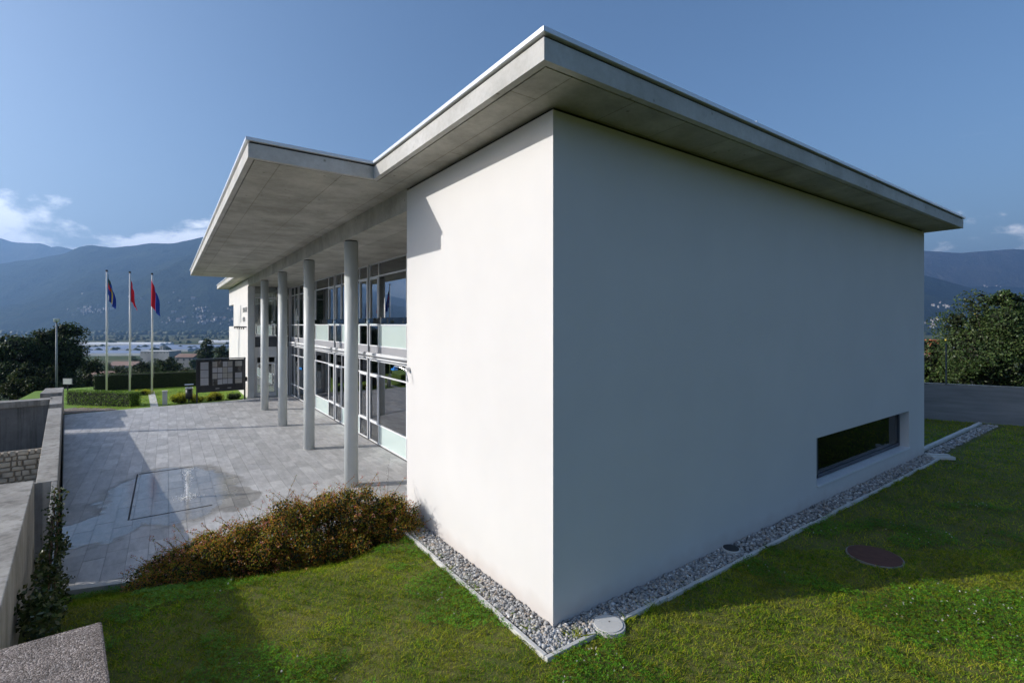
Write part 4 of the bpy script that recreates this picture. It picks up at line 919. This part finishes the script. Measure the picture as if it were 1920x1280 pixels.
cb = MB().box(-.12, .12, -.09, .09, 0, .05).build('cobble', M['cobble'], cob, (0, 0, .02), bevel=.02)
for i in range(17):
    for j in range(11):
        x, y = -1.9+i*.26+(j % 2)*.13, -1.05+j*.2
        if x > .15+2.1*(1-(j/10)): continue
        o = link('cobble', cb.data, None, cob, (x, y, .01+random.uniform(0, .02))); o.rotation_euler.z = random.gauss(0, .08); bv = o.modifiers.new('bevel', 'BEVEL'); bv.width = .02
def hedge(name, p0, p1, w, h, z, n, label, mt='hedge', cat='hedge'):
    a = Vector((*p0, z)); b_ = Vector((*p1, z)); d = b_-a; L_ = d.length; r = empty(name, a, math.atan2(d.y, d.x)); tag(r, label, cat)
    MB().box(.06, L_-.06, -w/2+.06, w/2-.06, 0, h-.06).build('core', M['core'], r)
    q = rng.random((n, 3))*np.array([L_, w, h])-np.array([0, w/2, 0]); f = rng.random(n)
    k = f < .35; q[k, 2] = h; k = (f >= .35) & (f < .6); q[k, 1] = -w/2; k = (f >= .6) & (f < .8); q[k, 1] = w/2; k = (f >= .8) & (f < .9); q[k, 0] = 0; k = f >= .9; q[k, 0] = L_
    q += rng.normal(0, .025, (n, 3)); V, F = leaves(q, rng.uniform(.05, .09, n), rng.uniform(.03, .06, n)); np_mesh('foliage', V, F, M[mt], r); return r
hedge('clipped_hedge', (-6.25, 33.7), (-9.7, 37.2), .75, .88, GZ, 5200, 'low clipped bright green hedge in front of the flagpoles')
hedge('clipped_hedge', (-9.2, 44.6), (1.5, 43.6), .9, 1.25, GZ, 7000, 'darker clipped hedge behind the flagpoles', 'hedgedk')
def bush(name, x, y, z, rx, ry, rz_, n, label, mt, leaf=.07, cat='shrub', group=None):
    r = empty(name, (x, y, z)); tag(r, label, cat, group); c = []; rr = []
    for k in range(14):
        a = random.random()*6.283; q = random.random()**.5; c.append((math.cos(a)*q*rx*.75, math.sin(a)*q*ry*.75, rz_*(.25+.5*random.random()*(1-q*.4)))); rr.append(min(rx, ry, rz_)*random.uniform(.3, .48))
    P, d = clumps(c, rr, n); P[:, 2] = np.maximum(P[:, 2], .01); V, F = leaves(P, leaf*rng.uniform(.6, 1.2, n), leaf*.55*rng.uniform(.6, 1.2, n)); np_mesh('foliage', V, F, M[mt], r)
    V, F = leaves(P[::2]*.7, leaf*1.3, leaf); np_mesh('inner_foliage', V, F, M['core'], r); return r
bush('golden_shrub', -4.0, 33.45, GZ, .75, .6, .85, 2600, 'rounded golden-green shrub beside the pale garden pillar', 'yellow', group='shrubs in front of the notice board')
bush('golden_shrub', -2.95, 33.5, GZ, .7, .5, .62, 2200, 'low golden-green shrub under the left half of the notice board', 'yellow', group='shrubs in front of the notice board')
bush('golden_shrub', -1.9, 33.5, GZ, .75, .5, .68, 2400, 'low golden-green shrub under the right half of the notice board', 'yellow', group='shrubs in front of the notice board')
bush('dark_shrub', -.85, 33.45, GZ, .5, .42, .50, 1500, 'dark green rounded shrub against the foot of the far white wall', 'hedgedk', group='shrubs in front of the notice board')
bush('bronze_shrub', -6.2, 39.6, GZ, 1.1, .6, .42, 1500, 'low bronze-green shrub at the foot of the right flagpole', 'yellow')
bush('round_clipped_shrub', -13.1, 35.6, -1.4, .95, .9, 1.55, 2600, 'round clipped green shrub behind the dark cross wall', 'hedge')
o = MB().box(-.13, .13, -.13, .13, 0, .86).box(-.15, .15, -.15, .15, .861, .92).build('garden_pillar', M['kerb'], None, (-4.72, 33.25, GZ), bevel=.01); tag(o, 'short pale stone pillar beside the garden path', 'pillar')
# notice board
nb = empty('notice_board', (-3.0, 32.72, PZ)); tag(nb, 'dark metal notice board with papers behind glass beside the far white wall', 'notice board')
for x in (0, 2.78): MB().box(x-.045, x+.045, -.045, .045, 0, 2.84).build('post', M['black'], nb)
MB().box(.05, 2.73, .02, .06, .66, 2.80).build('back_panel', M['black'], nb)
MB().box(-.06, 2.84, -.10, .10, 2.84, 2.90).build('top_rail', M['framedk'], nb)
M['paper'] = noisy('notice_paper', (.66, .67, .72), (.80, .80, .84), 1.5, .9); M['paper2'] = noisy('aged_paper', (.60, .58, .54), (.72, .70, .66), 2, .9)
M['caseback'] = noisy('case_backing', (.16, .16, .17), (.22, .22, .23), 2, .9)
for x0, x1, nx_, nz in ((.18, .66, 1, 3), (.86, 2.05, 4, 4), (2.18, 2.62, 1, 4)):
    c = MB().box(x0-.06, x1+.06, -.045, .02, 1.04, 2.76).box(x0-.06, x1+.06, -.06, -.046, 1.04, 1.09).box(x0-.06, x1+.06, -.06, -.046, 2.71, 2.76).box(x0-.06, x0-.01, -.06, -.046, 1.091, 2.709).box(x1+.01, x1+.06, -.06, -.046, 1.091, 2.709).build('display_case', M['black'], nb)
    for i in range(nx_):
        for j in range(nz):
            if random.random() < .06: continue
            w = (x1-x0)/nx_; h = 1.56/nz; a, e_ = x0+i*w, 1.12+j*h
            MB().box(a+.012, a+w-.012, -.052, -.047, e_+.012+random.uniform(0, .03), e_+h-.015).build('paper', M[random.choice(('paper', 'paper', 'paper2'))], c)
    MB().box(x0-.01, x1+.01, -.0585, -.0565, 1.09, 2.71).build('pane', M['clearglass'], c)
for x in (1.05, 1.75): MB().box(x, x+.22, -.012, .019, .86, .885).build('handle', M['steel'], nb)
# litter bin
lb = empty('litter_bin', (-3.42, 33.0, PZ)); tag(lb, 'small dark litter bin with pale rim left of the notice board', 'bin')
MB().cyl(0, 0, .30, .95, .20, 20).build('body', M['black'], lb, smooth=True); MB().cyl(0, 0, .951, 1.03, .22, 20).build('rim', M['steel'], lb); MB().box(-.04, .04, .18, .26, 0, 1.2).build('post', M['black'], lb); MB().box(-.24, .24, -.16, .22, 1.2, 1.23).build('lid', M['steel'], lb)
# flagpoles and flags
def flag(P0, cols, label, kindn, h, w, seed, fall):
    rnd = random.Random(seed); nu, nv = 14, 26; b = MB()
    for j in range(nv+1):
        for i in range(nu+1):
            u = i/nu; t = j/nv
            x = w*(u*(.28+.10*math.sin(t*3+seed))+.0)*(.35+.9*t if fall else 1); z = -h*t-u*h*.55*(1-.25*t); y = .07*math.sin(u*11+seed+t*2)*(.3+u)
            b.v.append((x, y, z))
    def ci(u, t): return cols(u, t)
    for j in range(nv):
        for i in range(nu): b.f.append([j*(nu+1)+i, j*(nu+1)+i+1, (j+1)*(nu+1)+i+1, (j+1)*(nu+1)+i]); b.m.append(ci((i+.5)/nu, (j+.5)/nv))
    o = b.build('flag', [M['fred'], M['fblue'], M['fwhite'], M['fgreen'], M['fyellow']], None, P0, smooth=True); o.rotation_euler.z = -math.atan2(.577, .816)
    return tag(o, label, 'flag', 'flags on the three poles')
def cloth(name, c):
    m, nt, p = mat(name, c, .8, 0, .2); n = N(nt, 'ShaderNodeTexNoise', Scale=30); r = ramp(nt, [(.3, tuple(q*.85 for q in c)), (.7, c)]); nt.links.new(n.outputs[0], r.inputs[0]); nt.links.new(r.outputs[0], p.inputs['Base Color'])
    t = N(nt, 'ShaderNodeBsdfTranslucent'); t.inputs[0].default_value = (*c, 1); mx = N(nt, 'ShaderNodeMixShader', i0=.35); o = nt.nodes['Material Output']; nt.links.new(p.outputs[0], mx.inputs[1]); nt.links.new(t.outputs[0], mx.inputs[2]); nt.links.new(mx.outputs[0], o.inputs[0]); return m
M['fred'] = cloth('red_flag_cloth', (.62, .02, .04)); M['fblue'] = cloth('blue_flag_cloth', (.02, .05, .30)); M['fwhite'] = cloth('white_flag_cloth', (.75, .74, .72)); M['fgreen'] = cloth('dark_green_flag_cloth', (.02, .07, .06)); M['fyellow'] = cloth('yellow_flag_cloth', (.65, .45, .03))
M['pole'] = noisy('white_pole_lacquer', (.66, .65, .62), (.74, .73, .70), 1, .4)
for i, (px, ptop, lab) in enumerate(((200, 506, 'leftmost white flagpole beyond the hedge'), (243.5, 509, 'middle white flagpole beyond the hedge'), (285, 512, 'rightmost white flagpole beyond the hedge'))):
    q = at(px, 737, 36.9); top = at(px, ptop, 36.9).z; fp = empty('flagpole', (q.x, q.y, GZ)); tag(fp, lab, 'flagpole', 'three flagpoles'); H = top-GZ
    MB().cyl(0, 0, 0, H-.12, .062, 16, r1=.042).build('pole', M['pole'], fp, smooth=True); MB().cyl(0, 0, H-.12, H, .075, 14).build('cap', M['black'], fp); MB().cyl(0, 0, 0, .12, .16, 16).build('base', M['kerb'], fp)
    MB().tube([(.1, 0, 1.2), (.085, 0, H-.2)], .006, 5).build('halyard', M['pole'], fp)
    if i == 0: flag((q.x+.07, q.y-.03, top-.28), lambda u, t: 3 if t < .35 and u < .6 else (0 if t < .55 and u < .4 else (4 if .42 < u < .62 else (2 if u < .25 and t > .8 else 1))), 'limp dark multicoloured flag on the left pole', 'flag', 1.9, 2.1, 1, True)
    if i == 1: flag((q.x+.07, q.y-.03, top-.48), lambda u, t: 2 if (.42 < u < .58 and .35 < t < .62) else 0, 'limp plain red flag on the middle pole', 'flag', 1.75, 1.5, 3, True)
    if i == 2: flag((q.x-.05, q.y-.03, top-.38), lambda u, t: 0 if u < .48 else 1, 'hanging red and dark blue flag on the right pole', 'flag', 2.1, 3.0, 2, True)
# street lamp, sign, garden light, mast
q = at(106, 735, 42); st = empty('street_lamp', (q.x, q.y, -1.6)); H = at(106, 597, 42).z+1.6; tag(st, 'slim tall street lamp in front of the dark trees at left', 'street lamp')
MB().cyl(0, 0, 0, H-.3, .10, 14, r1=.055).build('post', noisy('galvanised_post', (.22, .24, .26), (.30, .32, .34), 1, .5), st, smooth=True)
MB().cyl(0, 0, H-.3, H-.22, .20, 16, r1=.24).cyl(0, 0, H-.03, H+.02, .27, 16, r1=.12).build('lamp_cap', M['steel'], st); MB().cyl(0, 0, H-.22, H-.03, .19, 16, r1=.22).build('lamp_glass', M['frost'], st)
q = at(127, 742, 33.5); sg = empty('sign_post', (q.x, q.y, -1.2), -math.atan2(.577, .816)); tag(sg, 'small pale rectangular sign on a thin dark post at the left', 'sign')
ztop = at(127, 709, 33.5).z+1.2; MB().cyl(0, 0, 0, ztop-.4, .035, 10).build('post', M['black'], sg); MB().box(-.33, .33, -.02, .02, ztop-.42, ztop).build('board', M['caseback'], sg); MB().box(-.29, .29, -.026, -.021, ztop-.39, ztop-.03).build('face', M['paper2'], sg)
q = at(183, 735, 41); o = MB().cyl(0, 0, 0, 1.15, .09, 12).cyl(0, 0, 1.16, 1.24, .26, 14).build('bollard_light', M['pole'], None, (q.x, q.y, GZ-.3), smooth=True); tag(o, 'short pale bollard light behind the front hedge', 'bollard')
# ------------------------------------------------------------------ trees
def tree(name, x, y, z, ztop, rx, ry, crown_h, n, label, mt, leaf=.16, group=None, trunk_r=.16, ncl=34, seed=0, fill=True):
    rnd = random.Random(seed); ncl = int(ncl*1.9); r = empty(name, (x, y, z)); tag(r, label, 'tree', group); H = ztop-z; c = []; rr = []; cz = H-crown_h/2
    for k in range(ncl):
        u = rnd.uniform(-1, 1); a = rnd.random()*6.283; q = math.sqrt(1-u*u)*rnd.uniform(.55, 1); s = rnd.uniform(.55, 1.08)
        c.append((math.cos(a)*q*rx*s*.86, math.sin(a)*q*ry*s*.86, cz+u*crown_h*.45*s)); rr.append(min(rx, ry, crown_h/2)*rnd.uniform(.14, .34))
    b = MB(); b.tube([(0, 0, 0), (.05, .03, H*.25), (-.04, .05, cz-crown_h*.2), (0, 0, cz+crown_h*.2)], [trunk_r*1.25, trunk_r, trunk_r*.75, trunk_r*.25], 9)
    for k in rnd.sample(range(ncl), min(11, ncl)):
        s0 = Vector((0, 0, cz-crown_h*rnd.uniform(.05, .35))); e_ = Vector(c[k]); b.tube([s0, s0.lerp(e_, .5)+Vector((0, 0, -.05*H*.2)), e_], [trunk_r*.45, trunk_r*.28, trunk_r*.08], 6)
    b.build('trunk', M['bark'], r, smooth=True)
    P, d = clumps(c, rr, n, .85); V, F = leaves(P, leaf*rng.uniform(.6, 1.25, n), leaf*.6*rng.uniform(.6, 1.25, n), .1, nrm=d*.6+np.array([0, 0, .5])); np_mesh('crown', V, F, M[mt], r)
    if fill:
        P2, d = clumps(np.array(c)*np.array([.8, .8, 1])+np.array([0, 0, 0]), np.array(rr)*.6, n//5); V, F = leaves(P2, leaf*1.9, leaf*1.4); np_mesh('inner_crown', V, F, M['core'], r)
    return r, c, rr
def ptree(name, px, Y, ptop, wpx, hpx, n, label, mt, **k):
    q = at(px, 608, Y); z = G(q.x, q.y); zt = at(px, ptop, Y).z; s = Y/915
    return tree(name, q.x, q.y, z, zt, wpx*s/2, wpx*s/2, hpx*s, n, label, mt, **k)
gl_ = 'trees beyond the flagpoles'
ptree('broadleaf_tree', 108, 55, 606, 120, 130, 11000, 'big dark rounded tree behind the street lamp', 'leafdark', leaf=.26, seed=1, trunk_r=.3, group='dark trees at the left')
ptree('broadleaf_tree', 25, 52, 618, 140, 130, 11000, 'broad dark tree at the left edge behind the parapets', 'leafdark', leaf=.26, seed=2, trunk_r=.3, group='dark trees at the left')
ptree('broadleaf_tree', -90, 50, 610, 150, 140, 7000, 'dark tree cut by the left edge of the picture', 'leafdark', leaf=.28, seed=3, trunk_r=.3, group='dark trees at the left')
ptree('broadleaf_tree', 168, 66, 672, 70, 72, 5000, 'small dark tree just right of the big tree by the lamp', 'leafdark', leaf=.22, seed=4, group='dark trees at the left')
ptree('broadleaf_tree', 60, 42, 682, 110, 70, 5000, 'low bushy dark tree above the cross wall', 'leafmid', leaf=.2, seed=14, group='dark trees at the left')
ptree('broadleaf_tree', 262, 80, 680, 75, 60, 4500, 'olive-green tree between the middle and right flagpoles', 'leafmid', leaf=.26, seed=5, group=gl_)
ptree('broadleaf_tree', 312, 84, 664, 66, 74, 4800, 'dark bushy tree right of the right flagpole', 'leafdark', leaf=.26, seed=6, group=gl_)
ptree('broadleaf_tree', 225, 76, 690, 52, 46, 3200, 'yellowish low tree between the left and middle flagpoles', 'leafmid', leaf=.22, seed=7, group=gl_)
ptree('broadleaf_tree', 343, 70, 690, 46, 46, 3200, 'copper-leaved small tree left of the notice board', 'redbush', leaf=.2, seed=8, group=gl_)
ptree('tall_tree', 386, 180, 636, 40, 62, 4200, 'tall dark tree above the left half of the notice board', 'leafdark', leaf=.5, seed=9, trunk_r=.3, group=gl_)
ptree('tall_tree', 418, 190, 646, 38, 55, 3600, 'dark tree above the right half of the notice board by the white wing', 'leafdark', leaf=.5, seed=10, trunk_r=.3, group=gl_)
ptree('flowering_bush', 362, 56, 706, 26, 18, 1500, 'pink flowering bush beside the notice board', 'pink', leaf=.12, seed=11, trunk_r=.05)
ptree('broadleaf_tree', 290, 60, 716, 120, 34, 4500, 'low dark bank of bushes behind the rear hedge', 'leafdark', leaf=.2, seed=12, group=gl_)

rt_ = random.Random(5)
slope = [(188, 300, 676), (205, 260, 680), (222, 220, 684), (243, 190, 688), (252, 420, 668), (268, 260, 678), (283, 330, 672), (298, 240, 678), (318, 300, 674), (333, 260, 680), (352, 200, 684), (366, 280, 672), (405, 300, 664), (425, 320, 662), (175, 200, 682), (300, 150, 690), (330, 160, 694), (265, 140, 696), (235, 130, 700)]
ORD = 'first second third fourth fifth sixth seventh eighth ninth tenth eleventh twelfth thirteenth fourteenth fifteenth sixteenth seventeenth eighteenth nineteenth'.split()
for k, (px, Y, pt) in enumerate(sorted(slope)):
    ptree('slope_tree', px, Y, pt, 30+rt_.random()*14, 34, 1500, ORD[k]+' from the left of the small dark trees on the slope below the garden', rt_.choice(('leafdark', 'leafmid', 'leafmid')), leaf=Y*.0034, seed=40+k, trunk_r=.2, ncl=16, group='trees on the slope below the garden', fill=False)
# lamp standing left of the view: its long thin shadow crosses the paving
st = empty('street_lamp', (-12.2, 27.2, -2.3)); tag(st, 'street lamp left of the parapets whose thin shadow crosses the paving', 'street lamp')
MB().cyl(0, 0, 0, 9.2, .17, 14, r1=.14).build('post', M['pole'], st, smooth=True); MB().cyl(0, 0, 9.2, 9.3, .25, 16, r1=.28).cyl(0, 0, 9.5, 9.56, .3, 16, r1=.12).build('lamp_cap', M['steel'], st); MB().cyl(0, 0, 9.3, 9.5, .21, 16, r1=.24).build('lamp_glass', M['frost'], st)

# ------------------------------------------------------------------ right side: boundary wall, fruit tree, houses
bw = empty('garden_wall', (25, 1, 0)); tag(bw, 'shaded grey concrete boundary wall at the right edge of the lawn', 'wall')
d_ = Vector((25.9-24.5, -.97-2.1, 0)).normalized(); nn_ = Vector((-d_.y, d_.x, 0)); a_ = Vector((24.5, 2.1, 0))-d_*7; e_ = Vector((24.5, 2.1, 0))+d_*16
prA([tuple(a_[:2]), tuple(e_[:2]), tuple((e_+nn_*.25)[:2]), tuple((a_+nn_*.25)[:2])], -1.5, 1.60, 'wall', 'boardcon', o=bw)
prA([tuple((a_-nn_*.015)[:2]), tuple((e_-nn_*.015)[:2]), tuple((e_+nn_*.265)[:2]), tuple((a_+nn_*.265)[:2])], 1.602, 1.65, 'coping', 'wallcon', o=bw)
q = at(1857, 608, 29); tr, c_, rr_ = tree('fruit_tree', q.x, q.y, -1.2, at(1857, 556, 29).z, 3.5, 3.2, 6.6, 21000, 'leafy green fruit tree with yellow fruit behind the boundary wall', 'leaffruit', leaf=.145, seed=21, trunk_r=.16, ncl=46)
for k in range(11):
    i = random.randrange(len(c_)); v_ = Vector((random.gauss(0, 1), random.gauss(0, 1), random.gauss(0, .6))); v_.normalize(); v_ = v_*rr_[i]*.98+Vector(c_[i])-FW*.12
    b = MB(); b.tube([(0, 0, -.055), (0, 0, -.035), (0, 0, 0), (0, 0, .035), (0, 0, .055)], [.012, .04, .05, .04, .012], 10); b.build('fruit', M['yfruit'], tr, v_, smooth=True)
q = at(1888, 608, 28.6); tree('fruit_tree', q.x, q.y, -1.2, at(1888, 541, 28.6).z, 1.7, 1.6, 3.4, 5000, 'upright leader of foliage topping the fruit tree at the right', 'leaffruit', leaf=.15, seed=27, trunk_r=.08, ncl=22)
q = at(1768, 608, 33); tree('fruit_tree', q.x, q.y, -1.5, at(1768, 640, 33).z, 1.9, 1.9, 3.6, 5000, 'lower leafy tree between the wall corner and the fruit tree', 'leaffruit', leaf=.18, seed=23, trunk_r=.1, ncl=26)
q = at(1950, 608, 34); tree('fruit_tree', q.x, q.y, -1.5, at(1950, 560, 34).z, 2.8, 2.8, 5.6, 5000, 'leafy tree cut by the right picture edge', 'leaffruit', leaf=.2, seed=25, trunk_r=.12, ncl=26)
q = at(1774, 608, 22.5); fpst = empty('fence_post', (q.x, q.y, 1.65)); tag(fpst, 'thin dark fence post standing on the boundary wall', 'post'); MB().cyl(0, 0, 0, 1.85, .03, 10).build('post', M['framedk'], fpst); MB().cyl(0, 0, 1.85, 1.88, .04, 10).build('cap', M['black'], fpst)
block('white_house', 1800, 52, 3.6, 5, -.9, 'gable', 'white house glimpsed through the lower leaves of the fruit tree', wins=(2, 1), wm='ghwhite', rh=.8)
M['brick'] = noisy('orange_brick', (.42, .14, .06), (.52, .19, .09), 9, .9)
r_, rf_, h_ = block('chimney_house', 1742, 48, 9, 6, 1.0, 'gable', 'brown-roofed house with orange chimney beside the wall corner', wins=(2, 1), rh=1.0)
o = MB().box(-.45, .45, -.3, .3, 0, 1.5).box(-.55, .55, -.4, .4, 1.5, 1.6).build('chimney', M['brick'], rf_); q = at(1750, 658, 46.5); o.location = r_.matrix_basis.inverted() @ Vector((q.x, q.y, q.z-.5))
bpy.context.view_layer.update()
